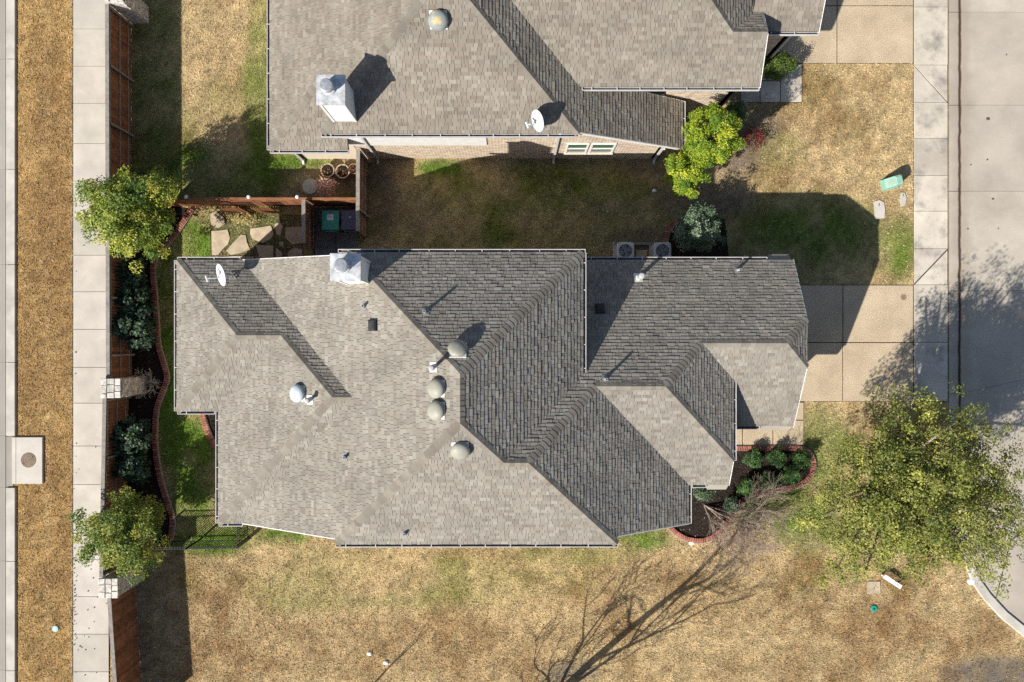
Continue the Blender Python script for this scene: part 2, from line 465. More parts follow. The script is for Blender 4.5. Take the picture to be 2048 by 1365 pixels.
# ------------------------------------------------------------------ paving
def slab_poly(px, z1, m, parent, name='slab', z0=0.004, gap=0.012, tint=None):
    pts = [Vector(g(u, v)[:2]) for (u, v) in px]
    c = sum(pts, Vector((0, 0))) / len(pts)
    q = [p + (c - p).normalized() * gap for p in pts]
    area = sum(q[i].x * q[(i + 1) % len(q)].y - q[(i + 1) % len(q)].x * q[i].y for i in range(len(q)))
    if area < 0: q.reverse()
    b = MB(); n = len(q)
    t = R.uniform(.9, 1.07); tc = tint or (t, t * R.uniform(.985, 1.01), t * R.uniform(.97, 1.01))
    bev = 0.008
    top = [p + (c - p).normalized() * bev for p in q]
    v = [(p.x, p.y, z0) for p in q] + [(p.x, p.y, z1 - .006) for p in q] + [(p.x, p.y, z1) for p in top]
    fs = [tuple(range(2 * n, 3 * n))]
    for a in (0, n):
        for i in range(n):
            j = (i + 1) % n
            fs.append((a + i, a + j, a + n + j, a + n + i))
    b.add(v, fs, tc)
    return b.build(name, m, parent, at=(c.x, c.y, 0))

def paving(name, label, cat, base_polys, zb=0.002):
    """a structure made of slabs: the dirt seen in the joints is the parent"""
    b = MB()
    for poly in base_polys:
        q = [g(u, v)[:2] for (u, v) in poly]
        area = sum(q[i][0] * q[(i + 1) % len(q)][1] - q[(i + 1) % len(q)][0] * q[i][1] for i in range(len(q)))
        if area < 0: q.reverse()
        b.face([(p[0], p[1], zb + .002) for p in q])
    o = b.build(name, M['joint'])
    return setp(o, label, cat, kind='structure')

def rect(u0, v0, u1, v1): return [(u0, v0), (u1, v0), (u1, v1), (u0, v1)]

# left sidewalk
LS = [59 - 74 * 2, 59 - 74, 59, 133.5, 207.5, 288, 363, 436, 511, 584, 659, 735, 806.5, 892, 969, 1044, 1119, 1193, 1268, 1343, 1418, 1492]
sw = paving('sidewalk', 'pale concrete sidewalk of square slabs along the wooden perimeter fence', 'sidewalk', [rect(144.6, -90, 221, 1500)])
for i in range(len(LS) - 1):
    slab_poly([(147.4, LS[i]), (219, LS[i]), (219, LS[i + 1]), (147.4, LS[i + 1])], 0.045, M['concrete'], sw)

# left road with curb
road = paving('road', 'concrete road with a worn curb at the left edge of the view', 'road', [rect(-700, -90, 14, 1500)])
RJ = [-260, 120, 340, 530, 725, 872, 975, 1122, 1340, 1560]
for i in range(len(RJ) - 1):
    slab_poly(rect(-700, RJ[i], 12.5, RJ[i + 1]), 0.02, M['road'], road)
def strip(name, px, w, z1, m, label=None, cat=None, z0=0.0, parent=None, step=1.0, kind='structure', round_=0.03):
    """raised band following a pixel polyline (its left side = offset 0)"""
    pts = [Vector(g(u, v)[:2]) for (u, v) in px]
    nrm = []
    for i in range(len(pts)):
        d = (pts[min(i + 1, len(pts) - 1)] - pts[max(i - 1, 0)]).normalized()
        nrm.append(Vector((-d.y, d.x)))
    prof = [(0, z0), (0, z1 - round_), (round_, z1), (w - round_, z1), (w, z1 - round_ * 1.4), (w, z0)]
    b = MB(); V = []
    for p, n in zip(pts, nrm):
        for (o, z) in prof: V.append((p.x + n.x * o, p.y + n.y * o, z))
    k = len(prof); fs = []
    for i in range(len(pts) - 1):
        for j in range(k - 1):
            fs.append((i * k + j, i * k + j + 1, (i + 1) * k + j + 1, (i + 1) * k + j))
    fs.append(tuple(range(k))); fs.append(tuple((len(pts) - 1) * k + j for j in range(k - 1, -1, -1)))
    b.add(V, fs)
    o = b.build(name, m, parent)
    if label: setp(o, label, cat, kind=kind)
    return o
for i in range(len(RJ) - 1):
    if RJ[i] == 872:
        continue
    strip('curb_segment', [(14.5, RJ[i] + .6), (14.5, RJ[i + 1] - .6)], 0.42, 0.10, M['curb'], parent=road)

slab_poly(rect(12.8, 873, 27, 974), 0.02, M['road'], road, tint=(.78, .76, .73))
# storm inlet with manhole cover
inl = empty('storm_inlet', g(58, 921), 'pale concrete storm inlet slab with a round iron cover in the verge', 'storm inlet')
b = MB(); x0, y1, _ = g(27, 874); x1, y0, _ = g(88, 967)
b.box(x0, x1, y0, y1, 0.0, 0.10, bev=0.02); b.build('slab', M['concrete'], inl, at=g(58, 921))
b = MB(); x0, y1, _ = g(27, 874); x1, y0, _ = g(35, 967)
b.box(x0 + .01, x1, y0 + .01, y1 - .01, 0.101, 0.112, bev=0.006); b.build('kerb_face', M['concrete'], inl, at=g(30, 921))
cx, cy, _ = g(60, 920)
b = MB(); b.lathe([(r_, z_ - .03) for (r_, z_) in ((.33, .125), (.33, .142), (.30, .145), (.30, .139), (.25, .139), (.245, .146), (.215, .146), (.21, .139), (.165, .139), (.16, .146), (.13, .146), (.125, .139), (.08, .139), (.075, .146), (.0, .147))], 28, cx=cx, cy=cy)
mh = b.build('manhole_cover', M['rust'], inl, at=(cx, cy, .13))
for (du, dv) in ((8, -6), (-10, 6)):
    b = MB(); x, y, _ = g(60 + du, 920 + dv); b.lathe([(.025, .111), (.025, .119), (0, .119)], 8, cx=x, cy=y); b.build('lift_hole', M['black'], mh)

# right street, gutter, curb
CURB = [(1897, -120), (1897, 300), (1897, 640), (1897, 860), (1902, 960), (1912, 1050), (1926, 1120), (1942, 1165), (1965, 1198), (2000, 1236), (2048, 1275), (2110, 1310), (2200, 1345)]
st = paving('street', 'grey concrete street with straight saw cut joints and a rusty gutter line', 'street', [CURB + [(2700, 1345), (2700, -120)]])
SJ = [(-120, -120), (25, 25), (211, 211), (383, 383), (582, 582), (788, 715)]
def curb_u(v):
    for (a, b_) in zip(CURB[:-1], CURB[1:]):
        if a[1] <= v <= b_[1]: return a[0] + (b_[0] - a[0]) * (v - a[1]) / (b_[1] - a[1])
    return CURB[-1][0]
for i in range(len(SJ) - 1):
    a, c = SJ[i], SJ[i + 1]
    slab_poly([(1897.5, a[0]), (1917, a[0]), (1917, c[0]), (1897.5, c[0])], 0.02, M['street'], st, name='gutter_slab', tint=(.86, .86, .87))
    slab_poly([(1917.5, a[0]), (2250, a[1]), (2250, c[1]), (1917.5, c[0])], 0.02, M['street'], st)
    slab_poly([(2250, a[1]), (2700, a[1]), (2700, c[1]), (2250, c[1])], 0.02, M['street'], st)
slab_poly([(1897.5, 788), (1917.5, 788), (2250, 715), (2250, 900), (2020, 1080), (1985, 1216), (1965, 1198), (1942, 1165), (1926, 1120), (1912, 1050), (1902, 960), (1897.5, 860)], 0.02, M['street'], st, gap=0.005)
slab_poly([(2250, 715), (2700, 715), (2700, 1345), (2200, 1345), (2110, 1310), (2048, 1275), (1987, 1219), (2022, 1082), (2250, 902)], 0.02, M['street'], st, gap=0.005)
strip('curb_segment', [p for p in CURB if p[1] >= 860], 0.40, 0.10, M['curb'], parent=st)

# right sidewalk
RSW = [-120, 15, 131, 206, 278, 352, 423, 498, 570, 685, 803]
sw2 = paving('sidewalk', 'stained concrete sidewalk between the front lawns and the street', 'sidewalk', [rect(1826, -120, 1896, 804)])
for i in range(len(RSW) - 1):
    a, c = RSW[i], RSW[i + 1]
    if a == 131:
        slab_poly([(1827, a), (1894, c - 2), (1894, a)], 0.045, M['concrete_r'], sw2); slab_poly([(1827, a + 2), (1893, c), (1827, c)], 0.045, M['concrete_r'], sw2)
    elif a == 498:
        slab_poly([(1827, a), (1894, a), (1827, c - 2)], 0.045, M['concrete_r'], sw2); slab_poly([(1894, a + 3), (1894, c), (1828, c)], 0.045, M['concrete_r'], sw2)
    else:
        slab_poly(rect(1827, a, 1894.5, c), 0.045, M['concrete_r'], sw2)

# driveways and walks
dr = paving('driveway', 'tan exposed aggregate driveway half shaded by the main house', 'driveway', [rect(1560, 570, 1826, 804)])
for r_ in (rect(1561, 571, 1684.5, 685), rect(1685.5, 571, 1825.5, 685), rect(1561, 686, 1684.5, 803), rect(1685.5, 686, 1825.5, 803)):
    slab_poly(r_, 0.04, M['aggregate'], dr)
x, y, _ = g(1806, 595)
b = MB(); b.lathe([(.13, .03), (.13, .045), (.11, .047), (0, .047)], 14, cx=x, cy=y)
setp(b.build('drain_cover', M['rust'], at=(x, y, .03)), 'small brown round drain cover set in the main driveway', 'drain cover')
wk = paving('walkway', 'tan aggregate walk between the front bed and the main house', 'walkway', [rect(1440, 840, 1608, 891), rect(1560, 804, 1608, 840)])
for r_ in (rect(1441, 841, 1484, 890), rect(1485, 841, 1545, 890), rect(1546, 841, 1607, 890), rect(1561, 805, 1607, 840)):
    slab_poly(r_, 0.04, M['aggregate'], wk)
dr2 = paving('driveway', 'tan aggregate driveway of the neighbouring house at the top right', 'driveway', [rect(1540, -120, 1826, 128), rect(1480, 128, 1604, 206)])
for r_ in (rect(1541, -120, 1673, 12), rect(1674, -120, 1825.5, 12), rect(1541, 13, 1673, 127), rect(1674, 13, 1825.5, 127)):
    slab_poly(r_, 0.04, M['aggregate'], dr2)
for r_ in (rect(1481, 129, 1519, 205), rect(1520, 163, 1560, 205), rect(1561, 129, 1603, 205), rect(1520, 129, 1560, 162)):
    slab_poly(r_, 0.04, M['concrete_r'], dr2)

# ------------------------------------------------------------------ roofs
ZS = 35.0 / 30.0
DIRS = {'W': (1, 0), 'E': (-1, 0), 'S': (0, 1), 'N': (0, -1)}

class Roof:
    def __init__(self, planes):
        # name -> (pitch, const): z = pitch*(d . xy) + const, d = up-slope direction
        self.pl = {n: (p * ZS, c * ZS) for n, (p, c) in planes.items()}
    def row(self, n):
        k = n[0]
        if k == 'Z': return (0, 0, 1), self.aux[n]
        if k == 'X': return (1, 0, 0), self.aux[n]
        if k == 'Y': return (0, 1, 0), self.aux[n]
        p, c = self.pl[n]; d = DIRS[k]
        return (-p * d[0], -p * d[1], 1), c
    def P(self, s):
        A, b_ = zip(*[self.row(n) for n in s.split()])
        return Vector(np.linalg.solve(np.array(A, float), np.array(b_, float)))
    def z(self, n, x, y):
        p, c = self.pl[n]; d = DIRS[n[0]]
        return p * (d[0] * x + d[1] * y) + c
    def at(self, n, x, y): return Vector((x, y, self.z(n, x, y)))
    def hit(self, n, u, v):
        """point of plane n seen at photo pixel u, v"""
        a, c = self.row(n)
        dx = (u - 1024) / FPX; dy = (682.5 - v) / FPX
        # X=dx*k, Y=dy*k, Z=H-k
        k = (H - c) / (1 - a[0] * dx - a[1] * dy)
        return Vector((dx * k, dy * k, H - k))
    def normal(self, n):
        a, _ = self.row(n); return Vector(a).normalized()

def clip_rect(poly, s0, s1, t0, t1):
    def cl(P, ax, val, keep_ge):
        out = []
        for i in range(len(P)):
            a, b_ = P[i], P[(i + 1) % len(P)]
            ia = (a[ax] >= val) if keep_ge else (a[ax] <= val)
            ib = (b_[ax] >= val) if keep_ge else (b_[ax] <= val)
            if ia: out.append(a)
            if ia != ib:
                w = (val - a[ax]) / (b_[ax] - a[ax])
                out.append((a[0] + (b_[0] - a[0]) * w, a[1] + (b_[1] - a[1]) * w))
        return out
    P = poly
    for ax, val, ge in ((0, s0, True), (0, s1, False), (1, t0, True), (1, t1, False)):
        if len(P) < 3: return []
        P = cl(P, ax, val, ge)
    q = []
    for p in P:
        if not q or (abs(p[0] - q[-1][0]) + abs(p[1] - q[-1][1])) > 1e-4: q.append(p)
    if len(q) > 2 and (abs(q[0][0] - q[-1][0]) + abs(q[0][1] - q[-1][1])) <= 1e-4: q.pop()
    return q if len(q) > 2 else []

PAL = [srgb(145, 139, 129), srgb(151, 146, 136), srgb(138, 132, 122), srgb(147, 139, 129), srgb(157, 153, 143), srgb(141, 137, 129), srgb(132, 125, 116), srgb(149, 144, 134)]

_m = [sum(p[i] for p in PAL) / len(PAL) for i in range(3)]
PAL = [tuple((p[i] * .8 + _m[i] * .2) * (1.0, .992, .982)[i] for i in range(3)) for p in PAL]

def shingles(roof, facets, rng_, tone=1.0, warm=1.0):
    out = []
    e = 0.142
    for (pn, poly) in facets:
        p, _ = roof.pl[pn]; d = DIRS[pn[0]]
        sl = math.sqrt(1 + p * p)
        ax = (-d[1], d[0])
        nrm = roof.normal(pn)
        P2 = [(ax[0] * q[0] + ax[1] * q[1], (d[0] * q[0] + d[1] * q[1]) * sl) for q in poly]
        tmin = min(q[1] for q in P2); tmax = max(q[1] for q in P2)
        smin = min(q[0] for q in P2); smax = max(q[0] for q in P2)
        area = sum(P2[i][0] * P2[(i + 1) % len(P2)][1] - P2[(i + 1) % len(P2)][0] * P2[i][1] for i in range(len(P2)))
        if area < 0: P2 = P2[::-1]
        def w3(s, t, h):
            q = t / sl
            x = ax[0] * s + d[0] * q; y = ax[1] * s + d[1] * q
            return (x + nrm.x * h, y + nrm.y * h, roof.z(pn, x, y) + nrm.z * h)
        t = tmin
        row = 0
        while t < tmax:
            s = smin - rng_.uniform(0, .4)
            rt = rng_.uniform(.97, 1.03)
            while s < smax:
                w = rng_.choice((.10, .13, .15, .18, .22, .26, .30))
                th = rng_.choice((.016, .02, .026, .032))
                c = clip_rect(P2, s + .006, s + w - .006, t, t + e + .012)
                s += w
                if not c: continue
                ar = abs(sum(c[i][0] * c[(i + 1) % len(c)][1] - c[(i + 1) % len(c)][0] * c[i][1] for i in range(len(c)))) / 2
                if ar < .0008: continue
                n = len(c)
                hgt = lambda tt: .004 + th * max(0.0, 1 - (tt - t) / (e * 1.12))
                top = [w3(a, bb, hgt(bb)) for (a, bb) in c]
                low = [w3(a, bb, 0) for (a, bb) in c]
                fs = [tuple(range(n))]
                for i in range(n):
                    j = (i + 1) % n
                    fs.append((n + i, n + j, j, i))
                k = PAL[rng_.randrange(len(PAL))]; f = rng_.uniform(.95, 1.05) * rt * tone
                out.append((top + low, fs, (k[0] * f * warm, k[1] * f, k[2] * f / warm), ar))
            t += e; row += 1
    return out

def ridge_caps(roof, lines, rng_, tone=1.0):
    """lines: (p_low, p_high, plane_a, plane_b)"""
    out = []
    for (a, b_, pa, pb) in lines:
        d = (b_ - a); L_ = d.length
        if L_ < .25: continue
        d.normalize()
        na, nb = roof.normal(pa), roof.normal(pb)
        nm = (na + nb).normalized()
        def side(n, other):
            s = d.cross(n).normalized()
            if s.dot(other) > 0: s = -s
            return s
        sa = side(na, nb); sb = side(nb, na)
        # make sure they point down their own plane and away from the other side
        if (sa - sb).length < .2: sb = -sb
        s = 0.0; w = .155
        while s < L_ - .05:
            e1 = min(s + .225, L_)
            h0, h1 = .034 + rng_.uniform(0, .006), .022
            A0 = a + d * s; A1 = a + d * e1
            v = [A0 + sa * w + na * (h0 - .004), A0 + nm * (h0 + .012), A0 + sb * w + nb * (h0 - .004),
                 A1 + sa * w + na * (h1 - .004), A1 + nm * (h1 + .012), A1 + sb * w + nb * (h1 - .004),
                 A0 + sa * w + na * .002, A0 + sb * w + nb * .002, A1 + sa * w + na * .002, A1 + sb * w + nb * .002]
            fs = [(0, 1, 4, 3), (1, 2, 5, 4), (6, 0, 3, 8), (2, 7, 9, 5), (6, 7, 2, 1, 0), (8, 3, 4, 5, 9)]
            k = PAL[rng_.randrange(len(PAL))]; f = rng_.uniform(.86, 1.06) * tone
            out.append((v, fs, (k[0] * f, k[1] * f * .99, k[2] * f * .97), e1 - s))
            s += .18
    return out

def deck(facets, roof, name, parent, th=.16):
    b = MB()
    for (pn, poly) in facets:
        n = len(poly)
        q = [Vector(p) for p in poly]
        nz = sum((q[i].x * q[(i + 1) % n].y - q[(i + 1) % n].x * q[i].y) for i in range(n))
        if nz < 0: q.reverse()
        v = q + [p - Vector((0, 0, th)) for p in q]
        fs = [tuple(range(n)), tuple(range(2 * n - 1, n - 1, -1))]
        for i in range(n):
            j = (i + 1) % n; fs.append((n + i, n + j, j, i))
        b.add(v, fs)
    return b.build(name, M['underlay'], parent)

def gutter(parent, a, b_, out, name='gutter', w=.13, ends=True):
    """open trough hung on the eave from a to b_; out = plan direction away from the roof"""
    a = Vector(a); b_ = Vector(b_); o = Vector((out[0], out[1], 0)); d = (b_ - a); L_ = d.length; d.normalize()
    m = MB(); z1 = -0.005; z0 = -.12
    def pt(s, off, z): return a + d * s + o * off + Vector((0, 0, z))
    def slab(o0, o1, za, zb):
        v = [pt(0, o0, za), pt(L_, o0, za), pt(L_, o1, za), pt(0, o1, za), pt(0, o0, zb), pt(L_, o0, zb), pt(L_, o1, zb), pt(0, o1, zb)]
        m.add(v, [(3, 2, 1, 0), (4, 5, 6, 7), (0, 1, 5, 4), (1, 2, 6, 5), (2, 3, 7, 6), (3, 0, 4, 7)])
    slab(w - .024, w, z0, z1 + .008)       # outer wall with its rolled lip
    slab(.006, .016, z0, z1 - .03)         # back wall
    slab(.016, w - .024, z0, z0 + .01)     # bottom
    for s in ((0.0, L_ - .02) if ends else ()):
        v = [pt(s, .006, z0), pt(s + .02, .006, z0), pt(s + .02, w, z0), pt(s, w, z0), pt(s, .006, z1 + .010), pt(s + .02, .006, z1 + .010), pt(s + .02, w - .002, z1 + .010), pt(s, w - .002, z1 + .010)]
        m.add(v, [(3, 2, 1, 0), (4, 5, 6, 7), (0, 1, 5, 4), (1, 2, 6, 5), (2, 3, 7, 6), (3, 0, 4, 7)])
    s = .35
    while s < L_ - .2:
        v = [pt(s, -.01, z1 + .004), pt(s + .03, -.01, z1 + .004), pt(s + .03, w - .01, z1 + .004), pt(s, w - .01, z1 + .004),
             pt(s, -.01, z1 + .014), pt(s + .03, -.01, z1 + .014), pt(s + .03, w - .01, z1 + .014), pt(s, w - .01, z1 + .014)]
        m.add(v, [(3, 2, 1, 0), (4, 5, 6, 7), (0, 1, 5, 4), (1, 2, 6, 5), (2, 3, 7, 6), (3, 0, 4, 7)])
        s += R.uniform(.85, 1.1)
    go = m.build(name, M['gutter'], parent, at=tuple((a + b_) / 2))
    m = MB()
    m.face([pt(.02, .017, z0 + .035), pt(L_ - .02, .017, z0 + .035), pt(L_ - .02, w - .025, z0 + .035), pt(.02, w - .025, z0 + .035)])
    m.build('gutter_dirt_shade', M['gutterbed'], go, at=tuple((a + b_) / 2))  # dirt in the trough, with the trough's inner shade put into its dark colour
    return go

def wall_seg(b, p0, p1, zt0, zt1, th=.2, z0=0.0):
    p0 = Vector((*p0, 0)); p1 = Vector((*p1, 0)); d = (p1 - p0).normalized(); n = Vector((-d.y, d.x, 0)) * th
    q = [p0, p1, p1 + n, p0 + n]
    tz = [zt0, zt1, zt1, zt0]
    v = [(p.x, p.y, z0) for p in q] + [(p.x, p.y, z) for p, z in zip(q, tz)]
    b.add(v, [(3, 2, 1, 0), (4, 5, 6, 7), (0, 1, 5, 4), (1, 2, 6, 5), (2, 3, 7, 6), (3, 0, 4, 7)])

# ------- main house roof (plane constants measured from the photograph, in units of H = 30)
pA, pM, pR = .5113, .5369, .5239
RM = Roof({'W1': (pA, 9.697), 'N1': (pA, 4.54), 'S1': (pA, 4.323), 'W2': (pA, 8.856), 'S2': (pA, 6.60),
           'WM': (pM, 8.643), 'NM': (pM, 7.165), 'EM': (pM, 6.824), 'SM': (pM, 9.174), 'E2': (pM, 7.263),
           'NR': (pR, 4.816), 'S3': (pR, 6.508), 'E3': (pR, 8.524), 'S4': (pR, 4.902), 'E4': (pR, 10.172)})
RM.aux = {'ZA': 2.9 * ZS, 'ZN': 5.459 * ZS, 'ZM': 5.22 * ZS, 'ZD': 3.60 * ZS, 'ZR': 3.15 * ZS, 'XR': 11.06, 'XS': 8.385}
P = RM.P
vA = P('W1 N1 ZA'); vB = P('W1 S1 ZA'); vC = P('W1 N1 S1'); vD = P('N1 S1 W2'); vE = P('N1 W2 S2'); vF = P('N1 S2 WM')
vG = P('S1 W2 ZA'); vHh = P('W2 S2 ZA'); vI = P('S2 WM ZA'); vJ = P('N1 WM ZA')
vK = P('NM WM EM'); vL = P('WM EM SM'); vM = P('EM SM NR'); vN = P('SM NR E2'); vO = P('NR E2 S3'); vP = P('NR S3 E3')
vQ = P('NR E3 S4'); vR = P('NR S4 E4'); vS = P('NR E4 XR'); vT = P('S4 E4 XR'); vU = P('NR XR ZR'); vV = P('S4 XR ZR')
vSW = P('WM SM ZM'); vSE = P('SM E2 ZM'); vNW = P('NM WM ZN'); vNE = P('EM NM ZN')
vVal = P('EM NR ZN')
vW = P('E2 S3 ZD'); vX = P('S3 XS ZD'); vY = P('S3 E3 XS')
rakeS = RM.at('WM', vSW.x, -7.18); rakeN = RM.at('WM', vNW.x, 3.09)
rakeE = RM.at('E2', vSE.x, -7.09); e2x = (RM.pl['E2'][1] - RM.aux['ZD']) / RM.pl['E2'][0]
e2b = RM.at('E2', e2x, -7.06)
nrx = 2.1
FM = [('W1', [vA, vB, vC]), ('S1', [vB, vG, vD, vC]), ('N1', [vA, vC, vD, vE, vF, vJ]), ('W2', [vG, vHh, vE, vD]), ('S2', [vHh, vI, vF, vE]),
      ('WM', [vJ, vF, vI, rakeS, vSW, vL, vK, vNW, rakeN]),
      ('NM', [vNW, vK, vNE]), ('EM', [vNE, vK, vL, vM, vVal]), ('SM', [vSW, vSE, vN, vM, vL]),
      ('E2', [vSE, rakeE, e2b, vW, vO, vN]),
      ('NR', [vM, vN, vO, vP, vQ, vR, vS, vU, RM.at('NR', nrx, vU.y), RM.at('NR', nrx, -(RM.pl['NR'][1] - RM.z('EM', nrx, 0)) / -RM.pl['NR'][0])]),
      ('S3', [vW, vX, vY, vP, vO]),
      ('E3', [vY, RM.at('E3', 8.385, (RM.z('E3', 8.385, 0) - RM.pl['S4'][1]) / RM.pl['S4'][0]), vQ, vP]),
      ('S4', [vQ, RM.at('S4', 7.95, (RM.z('E3', 7.95, 0) - RM.pl['S4'][1]) / RM.pl['S4'][0]), RM.at('S4', 7.95, vV.y), vV, vT, vR]),
      ('E4', [vS, vR, vT])]
HIPS = [(vA, vC, 'W1', 'N1'), (vB, vC, 'W1', 'S1'), (vC, vD, 'N1', 'S1'), (vD, vE, 'N1', 'W2'), (vE, vF, 'N1', 'S2'), (vHh, vE, 'W2', 'S2'),
        (vNW, vK, 'NM', 'WM'), (vNE, vK, 'NM', 'EM'), (vK, vL, 'WM', 'EM'), (vSW, vL, 'WM', 'SM'), (vM, vL, 'EM', 'SM'), (vM, vN, 'SM', 'NR'),
        (vSE, vN, 'SM', 'E2'), (vO, vN, 'NR', 'E2'), (vO, vP, 'NR', 'S3'), (vY, vP, 'S3', 'E3'), (vQ, vP, 'NR', 'E3'), (vQ, vR, 'NR', 'S4'),
        (vS, vR, 'NR', 'E4'), (vT, vR, 'S4', 'E4')]

house = empty('house', (-1.0, -2.0, 0), 'large single house with a many hipped grey shingle roof filling the middle', 'house')
roof_m = deck(FM, RM, 'roof', house)
emit_pieces(shingles(RM, FM, random.Random(3), .91, .995), 'shingle', M['shingle'], roof_m)
emit_pieces(ridge_caps(RM, HIPS, random.Random(4), .84), 'ridge_cap', M['shingle'], roof_m)
# walls, set back under the eaves
wb = MB()
def wm(p0, p1, z0, z1=None): wall_seg(wb, p0, p1, z0, z0 if z1 is None else z1)
zA = RM.aux['ZA'] - .2; zR = RM.aux['ZR'] - .2; zD = RM.aux['ZD'] - .2; zN = RM.aux['ZN'] - .25
oh = .42
xw1, xw2 = vA.x + oh, vG.x + oh; yn1, ys1, ys2 = vA.y - oh, vB.y + oh, vHh.y + oh
wm((xw1, yn1), (xw1, ys1), zA); wm((xw1, ys1), (xw2, ys1), zA); wm((xw2, ys1), (xw2, ys2), zA)
xi = vI.x
wm((xw2, ys2), (xi, ys2), zA); wm((xi, ys2), (vSW.x + .3, ys2), zA, RM.z('WM', vSW.x + .3, 0) - .25)
wm((vSW.x + .3, ys2), (vSE.x - .3, ys2), RM.aux['ZM'] - .25)
wm((vSE.x - .3, ys2), (e2x - oh, ys2), RM.aux['ZM'] - .35, zD); wm((e2x - oh, ys2), (e2x - oh, vX.y + oh), zD)
wm((e2x - oh, vX.y + oh), (8.385 - oh, vX.y + oh), zD); wm((8.385 - oh, vX.y + oh), (8.385 - oh, vV.y + oh), zD)
wm((8.385 - oh, vV.y + oh), (11.06 - .3, vV.y + oh), zR)
wm((10.76, vV.y + oh), (10.76, -.08), zR, vR.z - .5); wm((10.76, -.08), (10.76, vU.y - oh), vR.z - .5, zR)
wm((10.76, vU.y - oh), (2.2, vU.y - oh), zR); wm((2.2, vU.y - oh), (2.2, -1.2), zN)
wm((2.2, vU.y - oh - .01), (vNW.x + .3, vU.y - oh - .01), zN)
wm((vNW.x + .3, yn1 - .02), (vJ.x, yn1 - .02), RM.z('WM', vNW.x + .3, 0) - .3, zA); wm((vJ.x, yn1), (xw1, yn1), zA)
wb.build('wall', M['brickwall'], house)
# gutters
zz = Vector((0, 0, -.02))
gutter(house, vA + zz, vB + zz, (-1, 0)); gutter(house, vA + zz, vJ + zz - Vector((.1, 0, 0)), (0, 1)); gutter(house, vB + zz, vG + zz + Vector((-.16, 0, 0)), (0, -1))
gutter(house, vG + zz + Vector((0, .0, 0)), vHh + zz, (-1, 0)); gutter(house, vHh + zz, vI + zz, (0, -1))
gutter(house, vSW + zz - Vector((.03, 0, 0)), vSE + zz + Vector((.05, 0, 0)), (0, -1)); gutter(house, vNW + zz - Vector((.33, 0, 0)), vNE + zz + Vector((.1, 0, 0)), (0, 1))
gutter(house, vNE + zz, vVal + zz, (1, 0))
gutter(house, vW + zz, e2b + zz, (1, 0)); gutter(house, vW + zz + Vector((.15, 0, 0)), vW + zz + Vector((.7, 0, 0)), (0, -1))
ex = FM[12][1][1]
gutter(house, vY + zz, ex + zz, (1, 0)); gutter(house, RM.at('NR', 2.75, vU.y) + zz, RM.at('NR', 10.05, vU.y) + zz, (0, 1))
gutter(house, RM.at('S4', 8.5, vV.y) + zz, RM.at('S4', 9.75, vV.y) + zz, (0, -1))
# cornice returns at the gable corners: little shingled shelves with a white board
for (pt, dx, dy, nm) in ((Vector((10.10, vU.y + .02, vU.z - .08)), 0.92, .24, 'N'), (Vector((9.80, vV.y - .02, vV.z - .08)), 1.25, -.16, 'S'), (Vector((7.55, vX.y - .02, vX.z - .10)), .86, -.22, 'S')):
    b = MB()
    x0, x1 = pt.x, pt.x + dx; y0, y1 = pt.y, pt.y + dy
    v = [(x0, y0, pt.z), (x1, y0, pt.z), (x1 - .06, y1, pt.z - .16), (x0 + .06, y1, pt.z - .16), (x0, y0, pt.z - .2), (x1, y0, pt.z - .2), (x1 - .06, y1, pt.z - .24), (x0 + .06, y1, pt.z - .24)]
    fs = [(0, 1, 2, 3), (7, 6, 5, 4), (0, 4, 5, 1), (1, 5, 6, 2), (2, 6, 7, 3), (3, 7, 4, 0)]
    if dy > 0: fs = [tuple(reversed(f)) for f in fs]
    b.add(v, fs, PAL[1])
    ro = b.build('cornice_return', M['shingle'], house, at=(x0, y0, pt.z))
    b = MB(); b.box(x0, x1, min(y0, y0 - .05 * (1 if dy > 0 else -1)), max(y0, y0 - .05 * (1 if dy > 0 else -1)), pt.z - .02, pt.z + .055)
    b.build('fascia_board', M['trim'], ro)
# rake boards
def rake_board(parent, a, b_, out):
    m = MB(); o = Vector((out[0], out[1], 0)) * .015
    m.beam(Vector(a) + o - Vector((0, 0, .085)), Vector(b_) + o - Vector((0, 0, .085)), .03, .17)
    return m.build('rake_board', M['trim'], parent)
for (a, b_, o) in ((vI, rakeS, (0, -1)), (vJ, rakeN, (0, 1)), (rakeE, e2b, (0, -1)), (vS, vU, (1, 0)), (vT, vV, (1, 0)), (vS, vT, (1, 0)), (vY, vX, (1, 0))):
    rake_board(house, a, b_, o)

